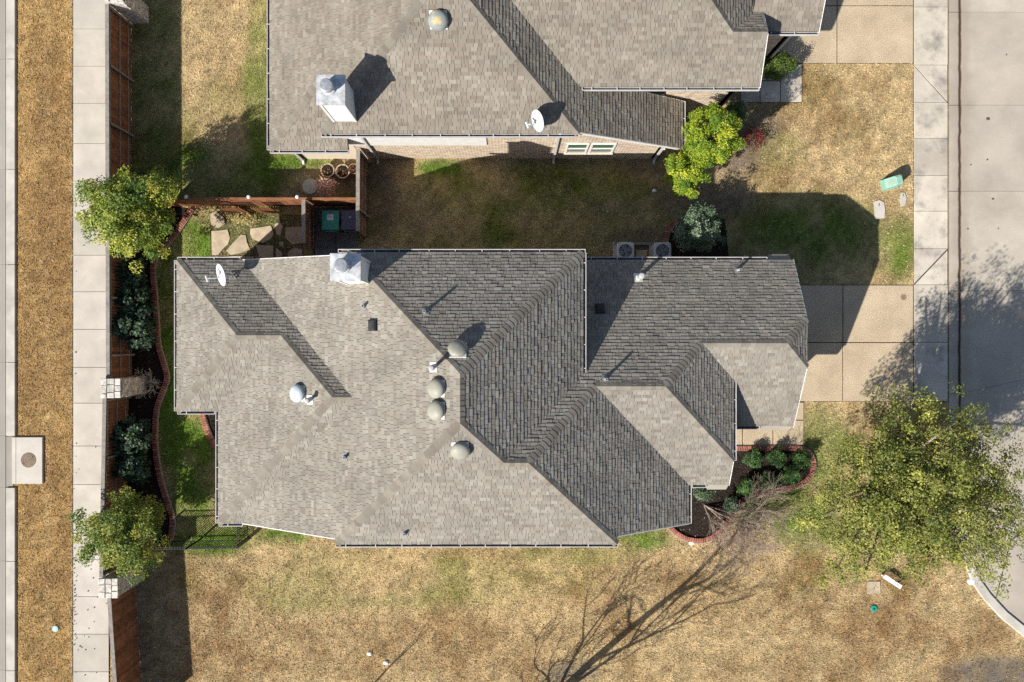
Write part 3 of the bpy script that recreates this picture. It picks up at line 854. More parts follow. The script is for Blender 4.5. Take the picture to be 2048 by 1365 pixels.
# ------- chimneys
def chimney(parent, x0, x1, y0, y1, zb, zt, nm='chimney'):
    b = MB(); b.box(x0 + .04, x1 - .04, y0 + .04, y1 - .04, zb, zt - .02)
    c = b.build(nm, M['whitepaint'], parent, at=((x0 + x1) / 2, (y0 + y1) / 2, zb))
    for (x, y) in ((x0, y0), (x1, y0), (x1, y1), (x0, y1)):
        b = MB(); sx = 1 if x == x0 else -1; sy = 1 if y == y0 else -1
        b.box(min(x + .018 * sx, x + .11 * sx), max(x + .018 * sx, x + .11 * sx), min(y + .018 * sy, y + .11 * sy), max(y + .018 * sy, y + .11 * sy), zb, zt - .03)
        b.build('corner_trim', M['trim'], c)
    b = MB()   # pitched metal cap
    w = .03; cxx, cyy = (x0 + x1) / 2, (y0 + y1) / 2
    v = [(x0 - w, y0 - w, zt - .09), (x1 + w, y0 - w, zt - .09), (x1 + w, y1 + w, zt - .09), (x0 - w, y1 + w, zt - .09),
         (x0 - w, y0 - w, zt), (x1 + w, y0 - w, zt), (x1 + w, y1 + w, zt), (x0 - w, y1 + w, zt),
         (cxx - .2, cyy - .2, zt + .015), (cxx + .2, cyy - .2, zt + .015), (cxx + .2, cyy + .2, zt + .015), (cxx - .2, cyy + .2, zt + .015)]
    b.add(v, [(3, 2, 1, 0), (0, 1, 5, 4), (1, 2, 6, 5), (2, 3, 7, 6), (3, 0, 4, 7), (4, 5, 9, 8), (5, 6, 10, 9), (6, 7, 11, 10), (7, 4, 8, 11), (8, 9, 10, 11)])
    M.setdefault('capmetal', mat('cap_metal', (.66, .67, .67), var=.4, scale=5, rough=.4, metal=.35)); cap = b.build('chimney_cap', M['capmetal'], c)
    fx, fy = cxx - .06, cyy + .03
    b = MB(); b.lathe([(.235, zt + .03), (.235, zt + .09), (.17, zt + .10), (.17, zt + .28)], 20, cx=fx, cy=fy); b.build('flue_collar', M['metal'], c, smooth=False)
    M.setdefault('flue', mat('flue_metal', (.36, .38, .41), var=.3, scale=8, rough=.4, metal=.3)); b = MB(); b.lathe([(.21, zt + .24), (.235, zt + .25), (.235, zt + .40), (.20, zt + .425), (.05, zt + .44), (0, zt + .44)], 22, cx=fx, cy=fy); b.build('flue_cap', M['flue'], c)
    return c
chimney(house, -5.97, -5.02, 2.0, 2.86, RM.z('WM', -5.97, 0) - .7, 7.50 * ZS)

# ------- roof fittings
def frame(n, roof):
    nz = roof.normal(n); x = Vector((1, 0, 0)); x = (x - nz * x.dot(nz)).normalized(); y = nz.cross(x)
    return Matrix((x, y, nz)).transposed()
def dome_vent(parent, roof, pl, u, v, m, flange=M['whitepaint'], r=.32):
    p = roof.hit(pl, u, v)
    p = p - roof.normal(pl) * 0.0
    T = Matrix.Translation(p) @ frame(pl, roof).to_4x4()
    b = MB()
    s = r * .86
    vv = [T @ Vector((a * s, c * s, z)) for z in (.0, .05) for (a, c) in ((-1, -1), (1, -1), (1, 1), (-1, 1))]
    b.add(vv, [(3, 2, 1, 0), (4, 5, 6, 7), (0, 1, 5, 4), (1, 2, 6, 5), (2, 3, 7, 6), (3, 0, 4, 7)])
    f = b.build('roof_vent', flange, parent, at=tuple(p))
    b = MB(); b.lathe([(r * .62, .05), (r * .62, .15)], 20, M=T); b.build('neck', M['black'], f)
    b = MB(); b.lathe([(r * .9, .12), (r, .13), (r, .17), (r * .93, .22), (r * .74, .275), (r * .45, .31), (r * .15, .325), (0, .326)], 26, M=T)
    b.build('dome', m, f, smooth=True)
    return f
dome_vent(house, RM, 'W2', 600, 787, M['vent_blue'], r=.33)
dome_vent(house, RM, 'NM', 916, 702, M['vent_olive'], r=.33)
dome_vent(house, RM, 'WM', 877, 777, M['vent_olive'], r=.33)
dome_vent(house, RM, 'WM', 877, 821, M['vent_olive'], r=.33)
dome_vent(house, RM, 'SM', 921, 897, M['vent_olive'], r=.33)

def pipe_vent(parent, roof, pl, u, v, h=.35, r=.05, m=None, flash=True, cap=False):
    m = m or M['pvc']
    p = roof.hit(pl, u, v)
    b = MB()
    b.tube(p - Vector((0, 0, .1)), p + Vector((0, 0, h)), r, r, 12)
    o = b.build('vent_pipe', m, parent, at=tuple(p))
    b = MB(); b.lathe([(r * .7, h + .001), (r * .7, h + .003), (0, h + .003)], 12, M=Matrix.Translation(p)); b.build('pipe_opening', M['black'], o)
    if flash:
        T = Matrix.Translation(p) @ frame(pl, roof).to_4x4(); b = MB(); s = r * 2.4
        vv = [T @ Vector((a * s, c * s * 1.15, z)) for z in (.0, .038) for (a, c) in ((-1, -1), (1, -1), (1, 1), (-1, 1))]
        b.add(vv, [(3, 2, 1, 0), (4, 5, 6, 7), (0, 1, 5, 4), (1, 2, 6, 5), (2, 3, 7, 6), (3, 0, 4, 7)])
        b.tube(p, p + Vector((0, 0, .13)), r * 2.0, r * 1.25, 12)
        b.build('flashing', M['greybracket'] if not cap else M['trim'], o)
    if cap:
        b = MB(); b.lathe([(r * 1.5, h - .05), (r * 1.7, h - .02), (r * 1.7, h + .05), (r * 1.1, h + .10), (0, h + .11)], 14, M=Matrix.Translation(p)); b.build('rain_cap', M['pvc'], o)
    return o
pipe_vent(house, RM, 'WM', 728, 613, .28); pipe_vent(house, RM, 'NM', 851, 624, .46)
pipe_vent(house, RM, 'WM', 868, 735, .75, .06, cap=True); pipe_vent(house, RM, 'W2', 621, 800, .42, .06, cap=True)
pipe_vent(house, RM, 'WM', 691, 914, .26); pipe_vent(house, RM, 'SM', 810, 1066, .26)
pipe_vent(house, RM, 'NR', 1210, 758, .50); pipe_vent(house, RM, 'NR', 1276, 556, .95, .07, cap=True); pipe_vent(house, RM, 'NR', 1474, 541, .45, .045)
def box_vent(parent, roof, pl, u, v):
    p = roof.hit(pl, u, v); T = Matrix.Translation(p) @ frame(pl, roof).to_4x4()
    b = MB(); s = .16
    vv = [T @ Vector((a * s * k, c * s * 1.15 * k, z)) for (z, k) in ((.0, 1.1), (.1, 1.1), (.16, .8)) for (a, c) in ((-1, -1), (1, -1), (1, 1), (-1, 1))]
    fs = [(3, 2, 1, 0), (8, 9, 10, 11)]
    for a in (0, 4):
        for i in range(4): fs.append((a + i, a + (i + 1) % 4, a + 4 + (i + 1) % 4, a + 4 + i))
    b.add(vv, fs); o = b.build('box_vent', M['black'], parent, at=tuple(p))
    b = MB(); vv = [T @ Vector((a * s * .55, c * s * .6, z)) for z in (.162, .172) for (a, c) in ((-1, -1), (1, -1), (1, 1), (-1, 1))]
    b.add(vv, [(3, 2, 1, 0), (4, 5, 6, 7), (0, 1, 5, 4), (1, 2, 6, 5), (2, 3, 7, 6), (3, 0, 4, 7)]); b.build('hood', M['black'], o)
box_vent(house, RM, 'WM', 748, 651); box_vent(house, RM, 'NR', 1200, 619)

# ------- satellite dishes
def dish(roof, pl, u, v, nrm, rmaj, label, hgt=.75, arm=.62):
    p = roof.hit(pl, u, v)
    root = empty('satellite_dish', tuple(p), label, 'satellite dish', 'satellite dishes on the roofs')
    nrm = Vector(nrm).normalized(); c = p + Vector((0, 0, hgt)) + nrm * .12
    x = Vector((0, 0, 1)).cross(nrm).normalized(); y = nrm.cross(x)
    b = MB(); nr, na = 5, 26
    rings = []
    def pt(k, a, off): rr = rmaj * k / nr; return c + x * math.cos(a) * rr * .92 + y * math.sin(a) * rr + nrm * (.13 * (k / nr) ** 2 + off)
    V = [c]; 
    for k in range(1, nr + 1):
        for i in range(na): V.append(pt(k, 2 * math.pi * i / na, 0))
    nb0 = len(V); V.append(c - nrm * .014)
    for k in range(1, nr + 1):
        for i in range(na): V.append(pt(k, 2 * math.pi * i / na, -.014))
    fs = []
    for base, flip in ((0, False), (nb0, True)):
        for i in range(na):
            j = (i + 1) % na
            f = (base, base + 1 + i, base + 1 + j); fs.append(f[::-1] if flip else f)
            for k in range(nr - 1):
                f = (base + 1 + k * na + i, base + 1 + (k + 1) * na + i, base + 1 + (k + 1) * na + j, base + 1 + k * na + j); fs.append(f[::-1] if flip else f)
    for i in range(na):
        j = (i + 1) % na; a0 = 1 + (nr - 1) * na
        fs.append((a0 + i, nb0 + a0 + i, nb0 + a0 + j, a0 + j))
    b.add(V, fs); b.build('reflector', M['dish'], root, smooth=True)
    b = MB(); b.tube(p - Vector((0, 0, .05)), p + Vector((0, 0, hgt - .05)), .028, .028, 10); b.tube(p + Vector((0, 0, hgt - .07)), c, .03, .03, 8)
    b.build('mast', M['greybracket'], root)
    b = MB()
    for a in (.9, 2.4, 4.0, 5.4):
        q = p + Vector((math.cos(a) * .22, math.sin(a) * .22, 0)); q.z = roof.z(pl, q.x, q.y) + .02
        b.beam(p + Vector((0, 0, .12)), q, .035, .02)
    b.build('foot_bracket', M['greybracket'], root)
    lo = c - y * rmaj * .95 + nrm * .1; tip = c + nrm * arm - y * rmaj * .35
    b = MB(); b.beam(lo, tip, .03, .03); b.build('feed_arm', M['dish'], root)
    b = MB(); b.tube(tip - nrm * .02, tip + (c - tip).normalized() * .13, .05, .035, 12); b.tube(tip - x * .12, tip + x * .12, .04, .04, 10)
    b.build('feed_horn', M['dish'], root)
    return root
dish(RM, 'N1', 468, 551, (-.77, -.26, .57), .47, 'grey white satellite dish on the left corner of the main house roof')

# ------------------------------------------------------------------ neighbouring house
pN = .52
RN_ = Roof({'Wn': (pN, pN * 9.61 + 2.9), 'Sl': (pN, 2.9 - pN * 7.594), 'SU': (pN, 4.168 - pN * 7.853), 'En': (pN, 4.168 + pN * 2.52),
            'S5': (pN, 4.15 - pN * 9.63), 'N7': (pN, 5.02 + pN * 11.30), 'E6': (pN, 5.02 + pN * 8.07), 'S8': (pN, 4.24 - pN * 11.69)})
RN_.aux = {'ZA': 2.9 * ZS, 'ZU': 4.168 * ZS, 'ZE': 1.82 * ZS, 'YT': 18.0, 'YT2': 20.0}
Q = RN_.P
n1 = Q('Wn Sl ZA'); n2 = Q('Wn SU ZU'); n3 = Q('SU En ZU')
n4 = RN_.at('Wn', n2.x, n1.y + (n2.x - n1.x))           # where the low hip meets the high block
ntop = Q('Wn En SU')
apexY = ntop.y
n5 = RN_.at('S5', 2.52 - .0, 9.63); n5 = Q('En S5 SU') if False else n5
yv = 9.63
xv = (RN_.pl['En'][1] - RN_.z('S5', 0, yv)) / RN_.pl['En'][0]
n5 = RN_.at('S5', xv, yv)
# E plane reaches down to its eave between two rakes
xe = (RN_.pl['En'][1] - RN_.aux['ZE']) / RN_.pl['En'][0]
e_s0 = RN_.at('En', n3.x, 7.90); e_s1 = RN_.at('En', xe, 7.94); e_n1 = RN_.at('En', xe, 9.90); e_n0 = RN_.at('En', xv + .05, 9.95)
vtop = RN_.at('En', xv - (apexY - yv), apexY) if apexY < 30 else None
yv2 = min(apexY, 17.0)
val2 = RN_.at('En', xv - (yv2 - yv), yv2)
r7a = RN_.at('S5', 8.07, 11.30); r7b = RN_.at('S5', 9.36, 11.30); s5e = RN_.at('S5', 9.38, 9.63)
hp = RN_.at('S5', 8.07 - 5.2, 16.5)
nv = RN_.at('N7', 8.07 + 5.2, 16.5)
n7e = RN_.at('N7', 9.36, 12.25)
s8w = RN_.at('S8', 9.0, 11.69); s8e = RN_.at('S8', 11.58, 11.69)
yS8 = 16.5
mid78 = RN_.at('N7', 8.07 + .95, 12.25)
FN = [('Wn', [n1, n4, n2, ntop, RN_.at('Wn', ntop.x, 19.0), RN_.at('Wn', n1.x, 19.0)]),
      ('Sl', [n1, RN_.at('Sl', -6.49, n1.y), RN_.at('Sl', -6.49, 8.6), RN_.at('Sl', n4.x + .02, n4.y), n4]),
      ('SU', [n2, n3, ntop]),
      ('En', [n3, e_s0, e_s1, e_n1, e_n0, n5, val2, ntop]),
      ('S5', [n5, s5e, r7b, r7a, hp, RN_.at('S5', xv - (16.5 - yv), 16.5)]),
      ('E6', [r7a, RN_.at('E6', 8.07 + .95, 12.25), RN_.at('E6', 9.0, 16.5), hp]),
      ('N7', [r7a, r7b, n7e, mid78]),
      ('S8', [RN_.at('S8', 9.36, 11.69), s8e, RN_.at('S8', 11.58, 16.5), RN_.at('S8', 9.0, 16.5), RN_.at('S8', 9.0, 12.25), RN_.at('S8', 9.36, 12.25)])]
HN = [(n1, n4, 'Wn', 'Sl'), (n2, ntop, 'Wn', 'SU'), (n3, ntop, 'SU', 'En'), (r7a, hp, 'S5', 'E6'), (r7a, r7b, 'S5', 'N7')]
nb = empty('house', (-1, 12, 0), 'neighbouring house with brick south wall and grey hipped roof along the top', 'house')
roof_n = deck(FN, RN_, 'roof', nb)
def in_view(pc):
    c = np.mean(np.array([tuple(p) for p in pc[0]]), axis=0)
    v = 682.5 - c[1] * FPX / (H - c[2])
    return v > -60
sh = [pc for pc in shingles(RN_, FN, random.Random(5), .82, 1.03) if in_view(pc)]
emit_pieces(sh, 'shingle', M['shingle'], roof_n)
emit_pieces([pc for pc in ridge_caps(RN_, HN, random.Random(6), .76) if in_view(pc)], 'ridge_cap', M['shingle'], roof_n)
wb = MB()
yW = 8.02; zU = RN_.aux['ZU'] - .16
wm((-6.5, yW), (n3.x - .1, yW), zU); wm((n3.x - .1, yW), (6.29, yW), zU, RN_.z('En', 6.29, 0) - .14)
wm((6.29, yW), (6.29, 10.1), RN_.z('En', 6.29, 0) - .14)
wm((6.29, 10.08), (8.98, 10.08), 4.15 * ZS - .16); wm((8.98, 10.08), (8.98, 11.3), 4.15 * ZS - .16, 5.02 * ZS - .3); wm((8.98, 11.3), (8.98, 12.12), 5.02 * ZS - .3, 4.5 * ZS - .2)
wm((8.98, 12.12), (11.02, 12.12), 4.24 * ZS - .16); wm((11.02, 12.12), (11.02, 17.5), 4.24 * ZS - .16, 6.5 * ZS)
wm((n1.x + .35, 19.0), (n1.x + .35, 8.0), RN_.aux['ZA'] - .16)
nw = wb.build('wall', M['brickwall'], nb)
wb = MB(); wm((n1.x + .35, 8.0), (-6.5, 8.0), RN_.aux['ZA'] - .16); wb.build('porch_wall', M['cream'], nb)
b = MB(); b.box(-6.7, -1.02, yW - .04, yW - .002, 2.5, zU - .02); b.build('siding_panel', M['trim'], nb, at=(-3.9, yW, 3.2))
for (xa, xb_) in ((2.30, 3.07), (3.30, 4.17)):
    b = MB(); z0, z1 = 1.21, 2.67
    for (a0, a1, c0, c1) in ((xa - .07, xa, z0, z1), (xb_, xb_ + .07, z0, z1), (xa - .07, xb_ + .07, z1, z1 + .08), (xa, xb_, (z0 + z1) / 2 - .03, (z0 + z1) / 2 + .03)):
        b.box(a0, a1, yW - .06, yW - .004, c0, c1)
    wdw = b.build('window', M['trim'], nb, at=((xa + xb_) / 2, yW, 1.9))
    b = MB(); b.box(xa - .1, xb_ + .1, yW - .10, yW - .005, z0 - .08, z0 - .002); b.build('sill', M['cream'], wdw)
    b = MB(); b.box(xa, xb_, yW - .020, yW - .006, z0, (z0 + z1) / 2 - .031); b.build('pane', M['glass'], wdw)
    b = MB(); b.box(xa, xb_, yW - .020, yW - .006, (z0 + z1) / 2 + .031, z1 - .002); b.build('pane', M['greentint'], wdw)
gutter(nb, n1 + zz, RN_.at('Sl', -6.49, n1.y) + zz, (0, -1)); gutter(nb, RN_.at('Wn', n1.x, 19) + zz, n1 + zz, (-1, 0))
gutter(nb, n2 + zz - Vector((.05, 0, 0)), n3 + zz, (0, -1)); gutter(nb, e_s1 + zz, e_n1 + zz, (1, 0))
gutter(nb, RN_.at('S5', xv + .1, 9.63) + zz, s5e + zz, (0, -1)); gutter(nb, RN_.at('S8', 9.42, 11.69) + zz, s8e + zz, (0, -1))
for (a, b_, o) in ((e_s0, e_s1, (0, -1)), (e_n0, e_n1, (0, 1)), (s5e, r7b, (1, 0)), (s8e, RN_.at('S8', 11.58, 16.5), (1, 0)), (r7b, n7e, (1, 0))):
    rake_board(nb, a, b_, o)
for (x, y, zt, ox) in ((-5.87, yW - .07, zU, 0), (1.82, yW - .07, zU, 0), (6.22, yW - .07, 2.3, 0), (-9.15, 7.92, 3.2, 0), (11.0, 12.05, 4.6, 0)):
    b = MB(); b.box(x - .045, x + .045, y - .035, y + .035, .12, zt); b.beam((x, y, .14), (x, y - .16, .05), .09, .07)
    b.beam((x, y, zt - .02), (x, y - .1, zt + .12), .09, .07)
    b.build('downspout', M['gutter'], nb, at=(x, y, 0))
chimney(nb, -6.74, -5.80, 8.2, 9.18, 4.2 * ZS, 6.4 * ZS)
dome_vent(nb, RN_, 'SU', 877, 40, M['vent_stain'], r=.36)
dish(RN_, 'SU', 1085, 247, (-.86, -.36, .37), .44, 'white satellite dish above the gutter of the neighbouring house', hgt=.55, arm=.5)

# ------------------------------------------------------------------ fences
_board_cache = {}
def board_mesh(w, h, t, m):
    key = (w, h, t, m.name)
    if key not in _board_cache:
        b = MB(); hw = w / 2; ht = t / 2; e = .018
        v = [(-hw, -ht, 0), (hw, -ht, 0), (hw, ht, 0), (-hw, ht, 0), (-hw, -ht, h - e), (hw, -ht, h - e), (hw, ht, h - e), (-hw, ht, h - e),
             (-hw + e, -ht, h), (hw - e, -ht, h), (hw - e, ht, h), (-hw + e, ht, h)]
        fs = [(3, 2, 1, 0)]
        for a in (0, 4):
            for i in range(4): fs.append((a + i, a + (i + 1) % 4, a + 4 + (i + 1) % 4, a + 4 + i))
        fs.append((8, 9, 10, 11))
        b.add(v, fs); me = b.mesh('board'); me.materials.append(m); _board_cache[key] = me
    return _board_cache[key]

def put(me, name, parent, loc, rz=0.0, rx=0.0, ry=0.0):
    o = bpy.data.objects.new(name, me); COL.objects.link(o)
    o.location = loc; o.rotation_euler = (rx, ry, rz)
    attach(o, parent); return o

def wood_fence(a, b_, h, label, side=1, cap=True, pw=.14, rails=True, post_gap=2.4, group=None):
    """boards from a to b_ (plan); rails and posts on the given side"""
    a = Vector((a[0], a[1], 0)); b_ = Vector((b_[0], b_[1], 0)); d = b_ - a; L_ = d.length; d.normalize(); n = Vector((-d.y, d.x, 0)) * side
    root = empty('wooden_fence', tuple((a + b_) / 2), label, 'fence', group)
    rz = math.atan2(d.y, d.x)
    k = int(L_ / (pw + .006)); me = board_mesh(pw, h, .018, M['wood'])
    for i in range(k):
        p = a + d * ((i + .5) * L_ / k) + n * R.uniform(-.003, .003)
        put(me, 'board', root, (p.x, p.y, R.uniform(.0, .02)), rz)
    if rails:
        for z in (.35, h * .52, h - .18):
            m = MB(); q = n * .032; m.beam(a + q + Vector((0, 0, z)), b_ + q + Vector((0, 0, z)), .04, .09); m.build('rail', M['greywood'], root)
        s = .1
        while s < L_:
            m = MB(); p = a + d * s + n * .10; m.box(p.x - .045, p.x + .045, p.y - .045, p.y + .045, 0, h - .03); m.build('post', M['greywood'], root, at=(p.x, p.y, 0)); s += post_gap
    if cap:
        s = 0.0
        while s < L_ - .05:
            e1 = min(s + 2.4, L_); m = MB(); m.beam(a + d * (s + .004) + n * .03 + Vector((0, 0, h + .035)), a + d * (e1 - .004) + n * .03 + Vector((0, 0, h + .035)), .155, .035); m.build('cap_rail', M['greywood'], root); s = e1
    return root

wood_fence((-16.74, 13.9), (-16.70, -1.6), 2.1, 'tall cedar fence with grey cap rail from the top pier to the middle pier', side=1)
wood_fence((-16.84, -2.35), (-16.98, -9.75), 2.1, 'tall cedar fence with grey cap rail between the middle and the lower stone pier', side=1)
wood_fence((-16.60, -10.5), (-16.18, -16.6), 2.1, 'plain faced cedar fence section below the lower stone pier', side=-1)
nf = wood_fence((-15.3, 5.92), (-6.45, 5.92), 1.78, 'low brown board fence between the two back yards', side=-1, cap=False, rails=False)
for zz_ in (.4, 1.5):
    m = MB(); m.beam((-15.3, 5.945, zz_), (-6.45, 5.945, zz_), .03, .08); m.build('rail', M['greywood'], nf)
m = MB(); m.beam((-15.3, 5.93, 1.80), (-6.45, 5.93, 1.80), .10, .03); m.build('cap_rail', M['wood'], nf)
for u in (373, 498, 595):
    x = (u - 1024) * 33.2 / FPX
    m = MB(); m.box(x - .045, x + .045, 5.955, 6.045, 0, 1.82); po = m.build('post', M['greywood'], nf, at=(x, 6, 0))
    m = MB(); m.lathe([(.07, 1.821), (.08, 1.85), (.05, 1.89), (0, 1.90)], 12, cx=x, cy=6.0); m.build('post_cap', M['whitepaint'], po)
wood_fence((-6.40, 7.95), (-6.42, 4.55), 2.0, 'short brown fence running from the neighbouring wall to the bins', side=1, cap=True)
wood_fence((-8.66, 5.85), (-8.66, 4.05), 2.0, 'narrow screen fence on the left of the wheeled bins', side=1, cap=True)
for (x0, x1, lab) in ((-12.42, -11.50, 'left of two slatted cedar screens in front of the low fence'), (-10.98, -10.22, 'right of two slatted cedar screens in front of the low fence')):
    sc_ = empty('slatted_screen', ((x0 + x1) / 2, 5.6, 0), lab, 'screen', 'cedar screens')
    n = int((x1 - x0) / .105); me = board_mesh(.06, 1.55, .02, M['wood'])
    for i in range(n + 1): put(me, 'slat', sc_, (x0 + (x1 - x0) * i / n, 5.6, 0))
    for z in (.25, .8, 1.4):
        m = MB(); m.beam((x0 - .03, 5.622, z), (x1 + .03, 5.622, z), .022, .05); m.build('rail', M['wood'], sc_)

# iron fence
irf = empty('iron_fence', (-13.5, -8.74, 0), 'black iron picket fence joining the lower bed to the house corner', 'fence')
def iron_run(a, b_):
    a = Vector((*a, 0)); b_ = Vector((*b_, 0)); d = b_ - a; L_ = d.length; d.normalize(); rz = math.atan2(d.y, d.x)
    me = board_mesh(.022, 1.48, .022, M['iron']); n = int(L_ / .112)
    for i in range(n): p = a + d * ((i + .5) * L_ / n); put(me, 'picket', irf, (p.x, p.y, .06), rz)
    for z in (.2, 1.22, 1.5):
        m = MB(); m.beam(a + Vector((0, 0, z)), b_ + Vector((0, 0, z)), .035, .03); m.build('rail', M['iron'], irf)
    for p in (a, (a + b_) / 2, b_):
        m = MB(); m.box(p.x - .03, p.x + .03, p.y - .03, p.y + .03, 0, 1.58); m.build('post', M['iron'], irf, at=tuple(p))
iron_run((-15.9, -8.78), (-11.56, -8.70)); iron_run((-11.56, -8.62), (-11.56, -6.9))

# stone piers
def pier(cx, cy, h, lab, seed):
    r = random.Random(seed); root = empty('stone_pier', (cx, cy, 0), lab, 'pier', 'stone piers in the perimeter fence'); w = .35
    m = MB(); m.box(cx - w, cx + w, cy - w, cy + w, 0, h); m.build('core', M['mortar'], root, at=(cx, cy, 0))
    def stone(x0, x1, y0, y1, z0, z1):
        b = MB(); j = lambda: r.uniform(-.008, .008); e = .018
        lo = [(x0, y0, z0), (x1, y0, z0), (x1, y1, z0), (x0, y1, z0)]
        v = []
        for (x, y, _) in lo: v.append((x + j(), y + j(), z0))
        for (x, y, _) in lo: v.append((x + j(), y + j(), z1 - e))
        cxx, cyy = (x0 + x1) / 2, (y0 + y1) / 2
        for (x, y, _) in lo: v.append((x + (cxx - x) * .12 + j(), y + (cyy - y) * .12 + j(), z1 + r.uniform(-.012, .004)))
        fs = [(3, 2, 1, 0)]
        for a in (0, 4):
            for i in range(4): fs.append((a + i, a + (i + 1) % 4, a + 4 + (i + 1) % 4, a + 4 + i))
        fs.append((8, 9, 10, 11)); b.add(v, fs); b.build('stone', M['stone'], root, at=(cxx, cyy, z0))
    z = .01
    while z < h - .12:
        hh = r.choice((.13, .17, .21)); hh = min(hh, h - z - .01)
        for f in range(4):
            s = -w
            while s < w - .02:
                l = min(r.choice((.16, .24, .32)), w - s)
                if w - s - l < .1: l = w - s
                o0, o1 = w - .01, w + r.uniform(.03, .05)
                a0, a1 = s + .007, s + l - .007
                if f == 0: stone(cx + a0, cx + a1, cy - o1, cy - o0, z + .006, z + hh - .006)
                if f == 1: stone(cx + o0, cx + o1, cy + a0, cy + a1, z + .006, z + hh - .006)
                if f == 2: stone(cx + a0, cx + a1, cy + o0, cy + o1, z + .006, z + hh - .006)
                if f == 3: stone(cx - o1, cx - o0, cy + a0, cy + a1, z + .006, z + hh - .006)
                s += l
        z += hh
    W = w + .06
    xs = [-W, -W + r.uniform(.2, .3), W - r.uniform(.2, .28), W]
    for i in range(3):
        ys = [-W, -W + r.uniform(.18, .3), W - r.uniform(.18, .3), W]
        for j in range(3):
            stone(cx + xs[i] + .012, cx + xs[i + 1] - .012, cy + ys[j] + .012, cy + ys[j + 1] - .012, h + .002, h + r.uniform(.09, .13))
pier(-16.35, 14.33, 2.25, 'stone pier at the top edge of the perimeter fence', 1)
pier(-16.46, -1.94, 2.25, 'pale stone pier in the middle of the perimeter fence beside the twiggy shrub', 2)
pier(-16.56, -10.14, 2.25, 'white topped stone pier below the lower yellow green tree', 3)

# ------------------------------------------------------------------ beds, brick edging, flagstones, pad
def smooth_px(px, n=8):
    out = []
    P_ = [Vector(p) for p in px]
    for i in range(len(P_) - 1):
        p0, p1, p2, p3 = P_[max(i - 1, 0)], P_[i], P_[i + 1], P_[min(i + 2, len(P_) - 1)]
        for k in range(n):
            t = k / n
            out.append(.5 * ((2 * p1) + (p2 - p0) * t + (2 * p0 - 5 * p1 + 4 * p2 - p3) * t * t + (3 * p1 - p0 - 3 * p2 + p3) * t ** 3))
    out.append(P_[-1]); return [(p.x, p.y) for p in out]

def px_area(q): return sum(q[i][0] * q[(i + 1) % len(q)][1] - q[(i + 1) % len(q)][0] * q[i][1] for i in range(len(q)))

def sheet(name, px, z, m, label, cat, kind='structure'):
    q = [g(u, v)[:2] for (u, v) in px]
    if px_area(q) < 0: q.reverse()
    b = MB(); b.face([(x, y, z) for (x, y) in q])
    return setp(b.build(name, m), label, cat, kind=kind)

EDGE_L = smooth_px([(385, 418), (352, 468), (320, 503), (307, 535), (310, 580), (314, 640), (318, 690), (327, 722), (335, 755), (326, 785), (315, 815), (311, 860), (313, 905), (322, 960), (337, 1008), (346, 1040), (342, 1078)])
EDGE_F = smooth_px([(1466, 897), (1520, 897), (1570, 896), (1600, 898), (1618, 908), (1626, 928), (1620, 950), (1600, 968), (1560, 979), (1510, 986), (1490, 997), (1474, 1014), (1462, 1032), (1452, 1046), (1440, 1062), (1420, 1076), (1400, 1081), (1375, 1078), (1352, 1066), (1338, 1052)])
EDGE_S = smooth_px([(404, 824), (410, 845), (418, 868), (431, 896)], 5)
EDGE_AC = smooth_px([(1353, 441), (1340, 455), (1332, 474), (1330, 502)], 6)
BED_L = [(222, 380), (262, 380), (330, 410)] + EDGE_L + [(330, 1085), (216, 1160), (216, 700)]
BED_F = EDGE_F + [(1330, 1030), (1330, 960), (1440, 960), (1440, 897)]
BED_S = EDGE_S + [(460, 896), (460, 824)]
BED_AC = EDGE_AC + [(1330, 540), (1460, 540), (1450, 440), (1400, 425)]
sheet('planting_bed', BED_L, .012, M['mulch'], 'dark mulch bed between the perimeter fence and the curved brick edging', 'planting bed')
sheet('planting_bed', BED_F, .012, M['mulch'], 'dark mulch front bed at the right corner of the main house', 'planting bed')
sheet('planting_bed', BED_S, .012, M['mulch'], 'small dark mulch bed beside the left wall of the main house', 'planting bed')
sheet('planting_bed', BED_AC, .012, M['mulch'], 'dark mulch bed under the silvery shrub by the condensers', 'planting bed')

_bm = []
for k in range(3):
    b = MB(); b.box(-.039, .039, -.105, .105, 0, .075 + .006 * k, bev=.008); me = b.mesh('brick'); me.materials.append(M['brick']); _bm.append(me)
def brick_edging(px, label, z=.03, off=0.0):
    pts = [Vector(g(u, v)[:2]) for (u, v) in px]
    c = pts[len(pts) // 2]
    root = strip('brick_edging', px, .135, .085, M['tan_mortar'], z0=0.0, round_=.01)
    setp(root, label, 'brick edging')
    acc = 0.0; pos = .05
    segs = [(pts[i], pts[i + 1]) for i in range(len(pts) - 1)]
    for (a, b_) in segs:
        d = b_ - a; L_ = d.length
        if L_ < 1e-6: continue
        d.normalize()
        while pos <= acc + L_:
            p = a + d * (pos - acc); rz = math.atan2(d.y, d.x)
            o = put(_bm[R.randrange(3)], 'brick', root, (p.x, p.y, z + R.uniform(-.004, .006)), rz + R.uniform(-.05, .05), R.uniform(-.03, .03))
            pos += .104
        acc += L_
    return root
M['tan_mortar'] = mat('edging_mortar', (0.34, 0.29, 0.23), var=0.3, rough=0.95)
brick_edging(EDGE_L, 'long wavy red brick edging of the bed along the perimeter fence')
brick_edging(EDGE_F, 'looping red brick edging round the front bed of green shrubs')
brick_edging(EDGE_S, 'short sunlit brick edging beside the left wall of the main house')
brick_edging(EDGE_AC, 'short curved brick edging by the silvery shrub and condensers')

